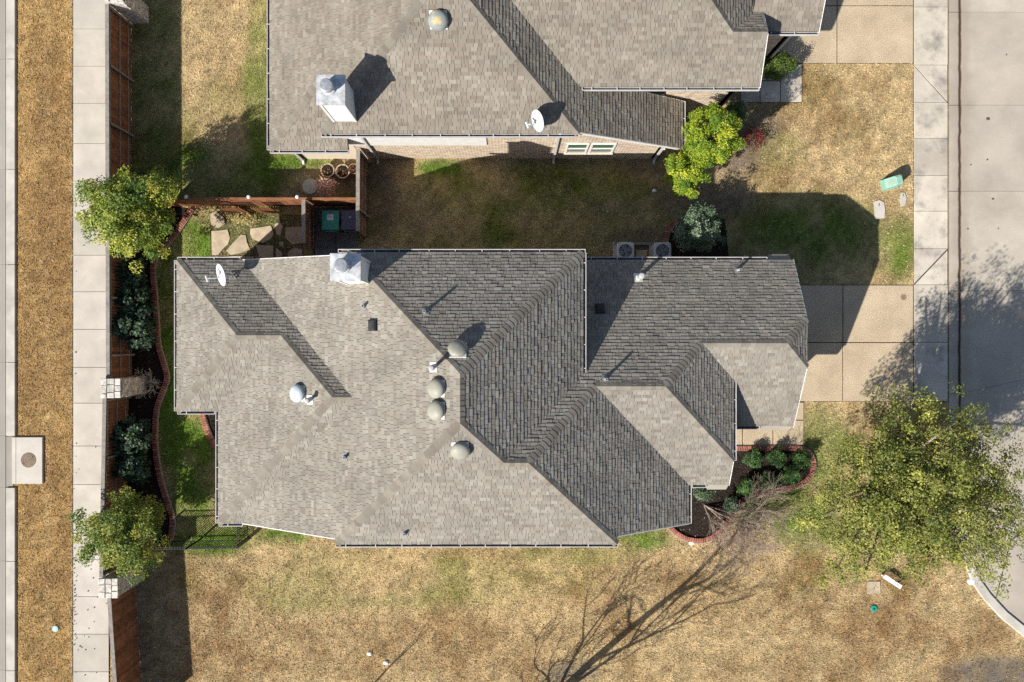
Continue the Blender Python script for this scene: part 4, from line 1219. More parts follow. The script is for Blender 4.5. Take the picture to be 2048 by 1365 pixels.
STONES = [[(470, 640), (530, 618), (605, 680), (615, 735), (560, 775), (510, 775), (470, 735)],
          [(480, 800), (560, 795), (635, 785), (660, 870), (640, 930), (590, 975), (545, 1030), (485, 1030)],
          [(615, 990), (690, 900), (760, 832), (805, 840), (815, 900), (845, 975), (760, 1010), (660, 1030)],
          [(840, 780), (940, 765), (1040, 750), (1065, 830), (1040, 880), (960, 918), (860, 880), (838, 830)],
          [(890, 932), (1060, 937), (1063, 1100), (940, 1100)], [(1065, 740), (1120, 715), (1150, 760), (1125, 845), (1085, 840)],
          [(1170, 765), (1330, 760), (1330, 920), (1230, 930), (1165, 870)], [(1105, 900), (1160, 900), (1150, 955), (1115, 945)],
          [(1190, 1000), (1240, 960), (1330, 970), (1330, 1100), (1190, 1100)], [(1080, 952), (1140, 1000), (1142, 1100), (1077, 1100)],
          [(560, 1045), (700, 1033), (880, 1040), (880, 1100), (560, 1100)]]
SPX = [[(320 + x / 4.6545, 290 + y / 4.6545) for (x, y) in s] for s in STONES]
fp = sheet('flagstone_patio', [(420, 425), (607, 430), (607, 526), (420, 526)], .006, mat('patio_soil', (.10, .10, .045), var=.4, scale=9, rough=1, fine=.4), 'small patio of irregular tan flagstones beside the low fence', 'patio')
for s in SPX: slab_poly(s, .05, M['flag'], fp, name='flagstone', gap=.02)
pd_ = sheet('bin_pad', [(626, 416), (716, 416), (716, 520), (626, 520)], .008, M['joint'], 'dark concrete pad under the two wheeled bins', 'pad')
slab_poly([(631, 417), (672, 417), (672, 512), (631, 512)], .05, M['slate'], pd_); slab_poly([(673, 417), (716, 417), (716, 512), (673, 512)], .05, M['slate'], pd_)

# ------------------------------------------------------------------ small yard things
def wheelie(u, v, m, label, paper):
    z = 1.05; x, y, _ = g(u, v, z)
    root = empty('wheeled_bin', (x, y, .05), label, 'bin', 'wheeled bins')
    def ring(w, d, z, oy=0): return [(x - w, y - d + oy, z), (x + w, y - d + oy, z), (x + w, y + d + oy, z), (x - w, y + d + oy, z)]
    b = MB(); V = ring(.27, .29, .14) + ring(.34, .38, .98) + ring(.36, .40, .99) + ring(.36, .40, 1.02); fs = [(3, 2, 1, 0), (12, 13, 14, 15)]
    for a in (0, 4, 8):
        for i in range(4): fs.append((a + i, a + (i + 1) % 4, a + 4 + (i + 1) % 4, a + 4 + i))
    b.add(V, fs); b.build('body', m, root)
    b = MB(); V = ring(.375, .425, 1.022) + ring(.375, .425, 1.045) + ring(.34, .385, 1.075) + ring(.2, .25, 1.085); fs = [(3, 2, 1, 0), (12, 13, 14, 15)]
    for a in (0, 4, 8):
        for i in range(4): fs.append((a + i, a + (i + 1) % 4, a + 4 + (i + 1) % 4, a + 4 + i))
    b.add(V, fs); lid = b.build('lid', m, root)
    b = MB(); b.tube((x - .27, y - .47, .98), (x + .27, y - .47, .98), .02, .02, 8)
    for sx in (-.27, 0, .27): b.beam((x + sx, y - .47, .98), (x + sx, y - .38, .96), .03, .03)
    b.build('handle', m, root)
    for sx in (-.31, .31):
        b = MB(); b.tube((x + sx - .04, y - .3, .17), (x + sx + .04, y - .3, .17), .12, .12, 14); b.build('wheel', M['black'], root)
    if paper:
        b = MB(); b.box(x - .13, x + .13, y + .0, y + .24, 1.0865, 1.0885); pp = b.build('paper_label', M['paper'], lid)
        for i in range(5):
            b = MB(); b.box(x - .10, x + (.08 if i % 2 else .02), y + .05 + i * .035, y + .062 + i * .035, 1.0888, 1.0894); b.build('printed_line', M['bin_dark'], lid)
    else:
        b = MB(); b.box(x - .06, x + .06, y + .12, y + .145, 1.0865, 1.089); b.build('badge', M['paper'], lid)
wheelie(661, 441, M['bin_green'], 'green wheeled bin with a white paper label on its lid', True)
wheelie(700, 441, M['bin_dark'], 'dark blue grey wheeled bin beside the green one', False)

def condenser(u, v, label):
    z = .80; x, y, _ = g(u, v, z); w = .36
    root = empty('air_conditioner', (x, y, 0), label, 'air conditioner', 'condensers beside the house')
    b = MB(); b.box(x - .45, x + .45, y - .45, y + .45, 0.0, .08, bev=.01); b.build('pad', M['concrete'], root)
    def rr(w, c): return [(x - w + c, y - w), (x + w - c, y - w), (x + w, y - w + c), (x + w, y + w - c), (x + w - c, y + w), (x - w + c, y + w), (x - w, y + w - c), (x - w, y - w + c)]
    b = MB(); b.prism(rr(w, .07), .082, .70); b.build('coil_cabinet', M['acgrey'], root)
    # top panel with a round opening
    b = MB(); n = 32; o = rr(w + .012, .07); V = []; fs = []
    inn = [(x + math.cos(2 * math.pi * i / n) * .29, y + math.sin(2 * math.pi * i / n) * .29) for i in range(n)]
    def outer(i):
        a = 2 * math.pi * i / n; dx, dy = math.cos(a), math.sin(a); t = min((w + .012) / max(abs(dx), 1e-6), (w + .012) / max(abs(dy), 1e-6)); t = min(t, (2 * (w + .012) - .07) / (abs(dx) + abs(dy)))
        return (x + dx * t, y + dy * t)
    for i in range(n): V += [(*inn[i], .80), (*outer(i), .78), (*outer(i), .70), (*inn[i], .70)]
    for i in range(n):
        j = (i + 1) % n
        fs += [(4 * i, 4 * i + 1, 4 * j + 1, 4 * j), (4 * i + 1, 4 * i + 2, 4 * j + 2, 4 * j + 1), (4 * i + 3, 4 * i, 4 * j, 4 * j + 3)]
    b.add(V, fs); b.build('top_panel', M['acgrey'], root)
    b = MB(); b.lathe([(.29, .702), (0, .702)], 24, cx=x, cy=y); b.build('shroud', M['acdark'], root)
    fan = MB()
    for k in range(4):
        a = k * math.pi / 2 + .4; d = Vector((math.cos(a), math.sin(a), 0)); s = Vector((-d.y, d.x, 0)); c = Vector((x, y, .73))
        fan.add([c + d * .05 - s * .03, c + d * .26 - s * .10, c + d * .26 + s * .08 + Vector((0, 0, .03)), c + d * .05 + s * .03 + Vector((0, 0, .02))], [(0, 1, 2, 3)])
    fan.lathe([(.075, .70), (.075, .775), (.05, .785), (0, .785)], 14, cx=x, cy=y); fan.build('fan', M['greybracket'], root)
    b = MB()
    for rr_ in (.10, .145, .19, .235, .28):
        pts = [Vector((x + math.cos(2 * math.pi * i / 24) * rr_, y + math.sin(2 * math.pi * i / 24) * rr_, .806)) for i in range(24)]
        for i in range(24): b.beam(pts[i], pts[(i + 1) % 24], .006, .006)
    for k in range(8):
        a = k * math.pi / 4; b.beam((x, y, .80), (x + math.cos(a) * .30, y + math.sin(a) * .30, .80), .007, .007)
    b.build('grille', M['acgrey'], root)
condenser(1251, 502, 'left of two grey air conditioner condensers behind the main house')
condenser(1325, 502, 'right of two grey air conditioner condensers, next to the silvery shrub')
# timber and paver between the condensers
for (u0, v0, u1, v1, z, lab) in ((1228, 486, 1330, 491, .14, 'long weathered timber lying behind the two condensers'),):
    b = MB(); x0, y1, _ = g(u0, v0); x1, y0, _ = g(u1, v1); b.box(x0, x1, y0, y1, 0, z, bev=.01); setp(b.build('timber', M['greywood'], at=((x0 + x1) / 2, (y0 + y1) / 2, 0)), lab, 'timber')
b = MB(); x0, y1, _ = g(1272, 501); x1, y0, _ = g(1294, 522); b.box(x0, x1, y0, y1, 0, .06, bev=.01); setp(b.build('paver', M['flag'], at=((x0 + x1) / 2, (y0 + y1) / 2, 0)), 'square paver between the two condensers', 'paver')

# utility pedestal
def pedestal():
    x, y, _ = g(1778, 368); root = empty('utility_pedestal', (x, y, 0), 'pale green utility pedestal on the front lawn near the sidewalk', 'utility box')
    rz = math.radians(14)
    T = Matrix.Translation((x, y, 0)) @ Matrix.Rotation(rz, 4, 'Z')
    prof = [(-.33, 0), (.30, 0), (.30, .62), (.22, .70), (-.05, .70), (-.30, .34), (-.33, .30)]
    b = MB(); V = []
    for yy in (-.21, .21):
        for (px_, pz) in prof: V.append(T @ Vector((px_, yy, pz)))
    n = len(prof); fs = [tuple(range(n)), tuple(range(2 * n - 1, n - 1, -1))] + [(i, n + i, n + (i + 1) % n, (i + 1) % n) for i in range(n)]
    b.add(V, fs); b.build('cabinet', M['utilgreen'], root)
    b = MB(); V = [T @ Vector(p) for p in ((.27, -.18, .702), (.27, .18, .702), (-.03, .18, .702), (-.03, -.18, .702), (.24, -.15, .725), (.24, .15, .725), (.0, .15, .725), (.0, -.15, .725))]
    b.add(V, [(0, 1, 5, 4), (1, 2, 6, 5), (2, 3, 7, 6), (3, 0, 4, 7), (4, 5, 6, 7)]); b.build('lid', M['utilgreen'], root)
    for i in range(5):
        t0 = .12 + i * .15; b = MB()
        a = Vector((-.05, 0, .70)); c = Vector((-.30, 0, .34)); p = a + (c - a) * t0; q = a + (c - a) * (t0 + .05); nn = Vector((-.82, 0, .57)) * .008
        b.add([T @ (p + Vector((0, -.13, 0)) + nn), T @ (p + Vector((0, .13, 0)) + nn), T @ (q + Vector((0, .13, 0)) + nn), T @ (q + Vector((0, -.13, 0)) + nn)], [(0, 1, 2, 3)]); b.build('louvre', M['vent_olive'], root)
    b = MB(); V = [T @ Vector(p) for p in ((-.38, -.25, 0), (.35, -.25, 0), (.35, .25, 0), (-.38, .25, 0), (-.38, -.25, .05), (.35, -.25, .05), (.35, .25, .05), (-.38, .25, .05))]
    b.add(V, [(4, 5, 6, 7), (0, 1, 5, 4), (1, 2, 6, 5), (2, 3, 7, 6), (3, 0, 4, 7)]); b.build('base', M['utilgreen'], root)
pedestal()
def flat_lid(px, label, m, name='utility_vault', cat='utility vault', h=.05, slot=None):
    q = [g(u, v)[:2] for (u, v) in px]
    if px_area(q) < 0: q.reverse()
    c = (sum(p[0] for p in q) / len(q), sum(p[1] for p in q) / len(q))
    root = empty(name, (c[0], c[1], 0), label, cat)
    b = MB(); b.prism(q, 0, h); b.build('lid', m, root)
    if slot:
        x, y, _ = g(*slot); b = MB(); b.box(x - .015, x + .015, y - .06, y + .06, h + .001, h + .004); b.build('lift_slot', M['black'], root)
flat_lid([(1747, 404), (1758, 401), (1767, 406), (1769, 420), (1768, 437), (1749, 439)], 'pale rectangular concrete utility lid at the edge of the house shadow', M['concrete'], slot=(1757, 410))
flat_lid([(1801, 386), (1808, 386), (1812, 398), (1809, 412), (1802, 414), (1799, 402)], 'narrow oval concrete utility lid between pedestal and sidewalk', M['concrete'], slot=(1805, 391))
flat_lid([(1734, 1163), (1759, 1163), (1760, 1187), (1734, 1188)], 'square tan concrete meter lid under the edge of the oak', M['flag'], slot=(1747, 1176))
def round_lid(u, v, r, m, label, name, cat, h=.06):
    x, y, _ = g(u, v); root = empty(name, (x, y, 0), label, cat)
    b = MB(); b.lathe([(r, 0), (r, h * .8), (r * .9, h), (r * .3, h * 1.05), (0, h * 1.05)], 18, cx=x, cy=y); b.build('lid', m, root)
    b = MB(); b.lathe([(r * .35, h * 1.051), (r * .35, h * 1.08), (0, h * 1.08)], 12, cx=x, cy=y); b.build('hub', M['black'] if m is M['teal'] else M['whitepaint'], root)
round_lid(1747, 1217, .14, M['teal'], 'small round teal plastic cap on the lawn below the oak', 'cleanout_cap', 'cap')
round_lid(112, 1257, .14, mat('paleteal', (.30, .52, .50), var=.1, rough=.5), 'pale teal round valve lid in the orange grass verge', 'valve_lid', 'valve lid')
# white board lying by the oak
b = MB(); T = Matrix.Translation(Vector(g(1785, 1164, .35))) @ Matrix.Rotation(math.radians(-33), 4, 'Z')
sg = empty('yard_sign', g(1785, 1164), 'narrow white board sign on posts under the edge of the oak', 'sign')
V = [T @ Vector(p) for p in ((-.44, -.09, -.02), (.44, -.09, -.02), (.44, .09, -.02), (-.44, .09, -.02), (-.44, -.09, .02), (.44, -.09, .02), (.44, .09, .02), (-.44, .09, .02))]
b.add(V, [(3, 2, 1, 0), (4, 5, 6, 7), (0, 1, 5, 4), (1, 2, 6, 5), (2, 3, 7, 6), (3, 0, 4, 7)]); b.build('board', M['whitepaint'], sg)
for sx in (-.38, .38):
    b = MB(); p = T @ Vector((sx, 0, -.02)); b.box(p.x - .03, p.x + .03, p.y - .03, p.y + .03, 0, .33); b.build('post', M['trim'], sg)
def rock(u, v, r, m, label, seed, sq=.55):
    rr_ = random.Random(seed); x, y, _ = g(u, v); b = MB(); V = []; nn = 9
    for (k, z) in ((.8, 0), (1, .3), (.85, .7), (.45, .95)):
        for i in range(nn): a = 2 * math.pi * i / nn; f = r * k * rr_.uniform(.8, 1.15); V.append((x + math.cos(a) * f, y + math.sin(a) * f * .8, z * r * sq * 1.6))
    fs = []
    for k in range(3):
        for i in range(nn): j = (i + 1) % nn; fs.append((k * nn + i, k * nn + j, (k + 1) * nn + j, (k + 1) * nn + i))
    fs.append(tuple(3 * nn + i for i in range(nn))); b.add(V, fs); setp(b.build('rock', m, at=(x, y, 0)), label, 'rock')
rock(1308, 382, .10, M['whitepaint'], 'small white rock on the shaded strip between the houses', 1)
rock(1942, 1162, .19, M['whitepaint'], 'rounded white rock on the curb below the oak', 2, .4)
rock(739, 1307, .12, M['whitepaint'], 'white rock on the bottom lawn, left of a pair', 3)
rock(772, 1325, .12, M['whitepaint'], 'white rock on the bottom lawn, right of a pair', 4)
rock(1383, 1086, .14, M['whitepaint'], 'white stone block against the lower arc of the front bed edging', 5)
rock(1236, 1248, .07, M['concrete'], 'tiny pale stone in the middle of the bottom lawn', 6)

def pot(u, v, r, m, label, h=.36):
    x, y, _ = g(u, v, h); root = empty('plant_pot', (x, y, 0), label, 'plant pot', 'plant pots by the fence')
    b = MB(); b.lathe([(r * .68, 0), (r * .95, h * .85), (r * 1.05, h * .86), (r * 1.05, h), (r * .9, h), (r * .86, h * .9)], 18, cx=x, cy=y); b.build('pot', m, root)
    b = MB(); b.lathe([(r * .89, h * .94), (r * .5, h * .97), (0, h * .97)], 16, cx=x, cy=y); b.build('soil', M['mulch'], root)
    n = 26; a = NP.random(n) * 6.283; rr_ = np.sqrt(NP.random(n)) * r * 1.1
    c = np.stack([x + np.cos(a) * rr_, y + np.sin(a) * rr_, h + NP.random(n) * .22], 1)
    leaf_mesh('dead_leaves', c, np.full(n, .085), srgb(150, 100, 55), .35, root, NP)
# leaf quads -------------------------------------------------------
def leaf_mesh(name, c, size, col, var, parent, rng, up=.5, out=None, cols=None, asp=.55):
    n = len(c)
    nd = rng.normal(size=(n, 3)); nd[:, 2] = np.abs(nd[:, 2]) + up
    if out is not None: nd += out
    nd /= np.linalg.norm(nd, axis=1)[:, None]
    t = rng.normal(size=(n, 3)); t -= nd * (t * nd).sum(1)[:, None]; t /= np.linalg.norm(t, axis=1)[:, None] + 1e-9
    s = np.cross(nd, t)
    L_ = (size * rng.uniform(.7, 1.3, n))[:, None]
    w = L_ * asp
    V = np.empty((n, 4, 3))
    V[:, 0] = c - t * L_ * .5; V[:, 1] = c + s * w * .5 + nd * L_ * .06; V[:, 2] = c + t * L_ * .5; V[:, 3] = c - s * w * .5 + nd * L_ * .06
    if cols is None:
        cols = np.array(col)[None, :] * rng.uniform(1 - var, 1 + var, n)[:, None]
    return np_mesh(name, V.reshape(-1, 3), 4, np.clip(cols, 0, 1), M['leaf'], parent)
pot(655, 341, .29, M['tan_pot'], 'left brown rimmed pot of dead leaves by the neighbouring porch')
pot(685, 343, .30, M['tan_pot'], 'right brown rimmed pot of dead leaves by the neighbouring porch')
pot(707, 338, .22, M['terracotta'], 'reddish terracotta pot against the short brown fence')
x, y, _ = g(620, 373, .5)
tb = empty('garden_table', (x, y, 0), 'small round grey table half covered by the dried shrub', 'table')
b = MB(); b.lathe([(.30, .46), (.33, .465), (.33, .50), (.31, .505), (0, .505)], 26, cx=x, cy=y); b.build('table_top', M['slate2'] if 'slate2' in M else mat('table_grey', (.48, .45, .38), var=.15, rough=.7), tb)
b = MB(); b.tube((x, y, 0), (x, y, .46), .05, .05, 10); b.lathe([(.2, 0), (.2, .02), (.04, .05), (0, .05)], 16, cx=x, cy=y); b.build('pedestal_leg', M['black'], tb)

# ------------------------------------------------------------------ trees and shrubs
def crown_pts(cen, rad, ncl, nl, clr, rng, hollow=.45, lump=.35, top_bias=.0, squash=.8, spokes=7):
    d = rng.normal(size=(ncl * 3, 3)); d /= np.linalg.norm(d, axis=1)[:, None]
    ph = rng.random(6) * 6.283
    az = np.arctan2(d[:, 1], d[:, 0])
    lob = 1 + lump * (.5 * np.sin(spokes * az + ph[0] + 2 * d[:, 2]) + .5 * np.sin(3 * az + ph[1]) + .4 * np.sin(5 * d[:, 2] * 2 + ph[2] + 2 * az))
    r = (hollow + (1 - hollow) * rng.random(ncl * 3) ** .55) * np.clip(lob, .35, 1.5) / (1 + lump * .5)
    keep = d[:, 2] > -.75
    p = (d * r[:, None])[keep][:ncl]
    cc = np.array(cen) + p * np.array(rad)
    out = p / (np.linalg.norm(p, axis=1)[:, None] + 1e-9)
    k = len(cc)
    o = rng.normal(size=(k, nl, 3)); o /= np.linalg.norm(o, axis=2)[:, :, None]; o *= (rng.random((k, nl, 1)) ** .4) * clr * 1.75 * np.array([1, 1, squash]) * rng.uniform(.7, 1.2, (k, 1, 1))
    return cc, (cc[:, None, :] + o).reshape(-1, 3), np.repeat(out, nl, 0), np.repeat(np.arange(k), nl)

def branch(b, p, d, L_, r, depth, rng, spread=.6, up=.15, n=6, ratio=.74, kids=(2, 3), bend=.18, tips=None, mincol=1.0, minr=.006):
    """recursive tapered limb made of short bent pieces"""
    p = Vector(p); d = Vector(d).normalized(); k = 3
    r1 = max(r * .68, minr)
    for i in range(k):
        d = (d + Vector((rng.uniform(-bend, bend), rng.uniform(-bend, bend), rng.uniform(-bend, bend) + up * .2))).normalized()
        q = p + d * (L_ / k)
        b.tube(p, q, r + (r1 - r) * i / k, r + (r1 - r) * (i + 1) / k, n, caps=(i == k - 1))
        p = q
        if depth > 0 and i < k - 1 and rng.random() < .6:
            s = Vector((rng.uniform(-1, 1), rng.uniform(-1, 1), rng.uniform(-.3, .6))).normalized()
            branch(b, p, d * .6 + s * spread, L_ * ratio * .8, r1 * .6, depth - 1, rng, spread, up, max(3, n - 1), ratio, kids, bend, tips, minr=minr)
    if depth > 0:
        for _ in range(rng.choice(kids)):
            s = Vector((rng.uniform(-1, 1), rng.uniform(-1, 1), rng.uniform(-.4, .6))).normalized()
            branch(b, p, d * .8 + s * spread, L_ * ratio * rng.uniform(.8, 1.1), r1 * .8, depth - 1, rng, spread, up, max(3, n - 1), ratio, kids, bend, tips, minr=minr)
    elif tips is not None: tips.append(p)

def leafy(name, base, cen, rad, ncl, nl, clr, ls, cols, label, cat, seed, trunk_r=.09, hollow=.45, lump=.35, group=None, bark='bark', limbs=9, squash=.8, var=.3, spokes=7, part='crown', asp=.55, up=.5):
    rng = np.random.default_rng(seed); rr_ = random.Random(seed)
    root = empty(name, base, label, cat, group)
    cc, pts, out, cid = crown_pts(cen, rad, ncl, nl, clr, rng, hollow, lump, squash=squash, spokes=spokes)
    pts[:, 2] = np.maximum(pts[:, 2], .03)
    C = np.array(cols); w = rng.random((len(cc), 1)); ci = rng.integers(0, len(C), len(cc)); cj = rng.integers(0, len(C), len(cc))
    ccol = C[ci] * w + C[cj] * (1 - w)
    lc = ccol[cid] * rng.uniform(1 - var, 1 + var, len(pts))[:, None]
    leaf_mesh(part, pts, np.full(len(pts), ls), None, 0, root, rng, up=up, out=out * .7, cols=lc, asp=asp)
    b = MB(); base = Vector(base); c = Vector(cen)
    fork = base + (c - base) * .45
    b.tube(base - Vector((0, 0, .05)), fork, trunk_r, trunk_r * .75, 9)
    pick = rng.choice(len(cc), min(limbs, len(cc)), replace=False)
    for i in pick:
        t = Vector(cc[i]); mid = fork.lerp(t, .5) + Vector((rr_.uniform(-.1, .1), rr_.uniform(-.1, .1), .1)) * rad[0] * .5
        b.tube(fork, mid, trunk_r * .5, trunk_r * .3, 6); b.tube(mid, t, trunk_r * .3, trunk_r * .08, 5)
    b.build('trunk' if part == 'crown' else 'stem', M[bark], root)
    return root

YG = [srgb(150, 162, 62), srgb(120, 140, 52), srgb(178, 176, 76), srgb(88, 114, 46)]
YG2 = [srgb(136, 148, 62), srgb(108, 128, 52), srgb(160, 158, 72), srgb(82, 106, 46)]
DK = [srgb(48, 70, 52), srgb(66, 88, 62), srgb(92, 118, 78), srgb(40, 60, 46)]
FR = [srgb(78, 110, 58), srgb(102, 140, 74), srgb(60, 88, 48)]
OAK = [srgb(142, 146, 64), srgb(116, 126, 56), srgb(164, 164, 80), srgb(94, 105, 50), srgb(134, 135, 70)]
HOL = [srgb(148, 166, 44), srgb(120, 148, 42), srgb(182, 188, 58), srgb(96, 126, 38)]
SIL = [srgb(120, 138, 110), srgb(92, 116, 84), srgb(150, 162, 136), srgb(70, 96, 64)]

def at_z(u, v, z): return g(u, v, z)
leafy('yard_tree', g(318, 450), at_z(262, 424, 3.0), (1.98, 1.92, 1.9), 330, 95, .19, .10, YG, 'yellow green tree overhanging the upper perimeter fence and sidewalk', 'tree', 21, .10, hollow=.3, spokes=6, lump=.45)
leafy('yard_tree', g(309, 1035), at_z(248, 1066, 2.8), (1.78, 1.72, 1.8), 280, 95, .18, .10, YG2, 'olive green tree overhanging the lower perimeter fence above the pier', 'tree', 22, .09, hollow=.3, spokes=5, lump=.5)
leafy('oak_tree', g(1712, 935), at_z(1848, 990, 5.4), (4.6, 3.9, 2.4), 1250, 62, .20, .095, OAK, 'big spreading olive leaved oak over the curb at the right', 'tree', 23, .24, hollow=.12, lump=.33, limbs=120, bark='silverbark', var=.42, spokes=9)
leafy('evergreen_tree', g(1396, 295), at_z(1424, 272, 3.0), (1.15, 1.28, 1.5), 190, 100, .145, .085, HOL, 'bright yellow green bushy tree at the corner of the neighbouring house', 'tree', 24, .07, hollow=.55, lump=.25)
leafy('evergreen_tree', g(1352, 372), at_z(1371, 346, 2.2), (.86, .92, 1.1), 120, 100, .13, .085, HOL, 'smaller bright green bushy tree below the yellow green one', 'tree', 25, .06, hollow=.55, lump=.3)
leafy('evergreen_shrub', g(1455, 240), at_z(1468, 226, 1.6), (.5, .5, .8), 60, 50, .13, .07, DK + FR, 'dark green shrub behind the bright yellow green tree', 'shrub', 26, .04)
leafy('silvery_shrub', g(1380, 473), at_z(1397, 461, 1.5), (1.05, .95, 1.25), 150, 60, .15, .085, SIL, 'rounded silvery green shrub beside the condensers', 'shrub', 27, .05, hollow=.5, lump=.3, part='foliage')
leafy('clipped_hedge', g(1545, 142), at_z(1556, 132, .75), (.78, .55, .6), 130, 60, .12, .06, [srgb(105, 125, 48), srgb(80, 100, 42), srgb(60, 82, 38)], 'clipped green hedge by the neighbouring walkway', 'hedge', 28, .04, hollow=.6, lump=.12, part='foliage')
leafy('red_shrub', g(1503, 280), at_z(1508, 276, .4), (.55, .45, .35), 40, 30, .12, .06, [srgb(70, 35, 35), srgb(150, 42, 42), srgb(95, 38, 38), srgb(60, 45, 38)], 'dark red leaved shrub on bare soil by the neighbouring walk', 'shrub', 29, .03, part='foliage')
for i, (u, v, r_, z, lab) in enumerate(((262, 548, .62, .9, 'dark round leaved shrub against the fence, uppermost in the bed'), (267, 592, .72, .95, 'dark round leaved shrub second from the top of the fence bed'),
                                        (271, 655, .98, 1.1, 'largest dark shrub of the fence bed, with sunlit tips above the middle pier'), (262, 872, .86, 1.0, 'dark shrub of the fence bed just below the middle pier'),
                                        (266, 932, .74, .95, 'dark shrub of the fence bed just above the lower tree'))):
    c = at_z(u, v, z); k = H / (H - z)
    leafy('bed_shrub', g(1024 + (u - 1024) / k, 682.5 + (v - 682.5) / k), c, (r_, r_, z * .85), int(130 * r_), 26, .11, .12, DK, lab, 'shrub', 40 + i, .04, hollow=.5, lump=.25, group='shrubs along the perimeter fence', part='foliage', asp=.8, up=1.2)
for i, (u, v, r_, lab) in enumerate(((1506, 918, .40, 'green shrub in the front bed, upper row, nearest the house'), (1554, 916, .40, 'green shrub in the middle of the upper row of the front bed'), (1604, 919, .42, 'green shrub at the rounded right end of the front bed'),
                                     (1536, 962, .42, 'green shrub in the middle of the lower row of the front bed'), (1580, 952, .42, 'green shrub right in the lower row of the front bed'), (1494, 977, .40, 'green shrub left in the lower row, by the edging bend'), (1462, 1012, .34, 'thin grey green shrub under the bare branches of the front bed'))):
    leafy('front_shrub', g(u, v), at_z(u, v, .45), (r_, r_, .4), 60, 40, .075, .075, FR if i < 6 else SIL, lab, 'shrub', 60 + i, .03, hollow=.4, lump=.2, group='shrubs in the front bed', part='foliage', asp=.35)
leafy('corner_shrub', g(1402, 985), at_z(1404, 984, .6), (.55, .4, .5), 60, 30, .12, .07, SIL + DK, 'sparse grey green shrub tucked under the front gutter', 'shrub', 70, .04, hollow=.3, part='foliage')
leafy('green_clump', g(1325, 500), at_z(1322, 1000, .3), (.1, .1, .1), 2, 2, .05, .05, DK, 'x', 'x', 71) if False else None
leafy('dried_shrub', g(655, 372), at_z(652, 374, .55), (.62, .45, .4), 75, 14, .09, .075, [srgb(235, 200, 180), srgb(205, 165, 145), srgb(225, 190, 172)], 'dried pinkish shrub beside the small round table', 'shrub', 72, .03, hollow=.2, part='foliage')
leafy('ground_plant', g(488, 440), at_z(486, 438, .2), (.9, .22, .15), 50, 20, .1, .07, [srgb(190, 175, 110), srgb(150, 150, 80), srgb(200, 180, 140)], 'low pale straw coloured plants at the foot of the slatted screens', 'plant', 73, .02, part='foliage')

# bare trees
def bare(name, base, dirs, label, seed, depth=4, L0=1.5, r0=.06, bark='palebark', spread=.55, ratio=.74, up=.1, kids=(2, 3), minr=.006, cat='tree'):
    rr_ = random.Random(seed); root = empty(name, base, label, cat)
    b = MB()
    for (d, l, r) in dirs: branch(b, base, d, l, r, depth, rr_, spread, up, 7, ratio, kids, .16, minr=minr)
    b.build('branches', M[bark], root); return root
bare('bare_tree', g(1408, 1010), [((.75, -.35, .75), 1.15, .034), ((.9, -.6, .6), 1.2, .03), ((.4, -.9, .65), 1.1, .03), ((1.1, -.22, .45), 1.3, .03), ((.75, -.85, .5), 1.15, .028), ((1, -.45, .35), 1.25, .028)],
     'leafless multi stemmed tree leaning out from the front bed over the lawn', 81, 5, spread=.48, ratio=.76, up=-.05, kids=(2, 2, 3), minr=.0048, bark='silverbark')
bare('bare_tree', g(1112, 1392), [((.0, .0, 1), 4.6, .17), ((-3.5, -.1, 2.5), 2.2, .06), ((-1.6, .2, 3), 2.6, .07), ((1.3, -.3, 3.2), 2.8, .075)], 'tall leafless shade tree rooted just below the bottom edge, casting the long shadow', 84, 4, bark='bark', spread=.55, ratio=.66, up=.35, kids=(2, 2, 3), minr=.014)
bare('bare_tree', g(716, 1402), [((.0, .0, 1), 1.5, .05)], 'thin leafless sapling below the bottom edge left of the taller tree', 85, 2, bark='bark', spread=.4, up=.4, minr=.012)
bare('twiggy_shrub', g(302, 765), [((math.cos(a) * .8, math.sin(a) * .8, .6), .42, .016) for a in np.linspace(0, 6.0, 14)], 'bare grey twiggy shrub against the middle stone pier', 86, 2, spread=.5, minr=.009, cat='shrub', bark='twig')

# ------------------------------------------------------------------ grass, leaf litter
def inpoly(u, v, poly):
    ins = np.zeros(len(u), bool); n = len(poly); j = n - 1
    for i in range(n):
        xi_, yi_ = poly[i]; xj, yj = poly[j]
        c = ((yi_ > v) != (yj > v)) & (u < (xj - xi_) * (v - yi_) / (yj - yi_ + 1e-12) + xi_)
        ins ^= c; j = i
    return ins
EXCL = [BED_L, BED_F, BED_S, BED_AC, rect(146, -200, 221, 1600), rect(-900, -200, 36, 1600), rect(26, 873, 89, 968), rect(1826, -200, 1900, 805), rect(1560, 570, 1826, 804), rect(1440, 840, 1608, 891), rect(1560, 804, 1608, 840),
        rect(1540, -200, 1826, 128), rect(1480, 128, 1604, 206), [(a - 2, b_) for (a, b_) in CURB] + [(2900, 1345), (2900, -120)], rect(626, 416, 716, 520),
        rect(445, 560, 1500, 800), rect(500, 700, 1320, 990), rect(612, -100, 1300, 312), rect(1300, -100, 1425, 215), rect(1425, -100, 1520, 128)] + SPX
def scatter(n, rng):
    u = rng.uniform(-30, 2100, n); v = rng.uniform(-30, 1405, n)
    bad = np.zeros(n, bool)
    for p in EXCL: bad |= inpoly(u, v, p)
    return u[~bad], v[~bad]
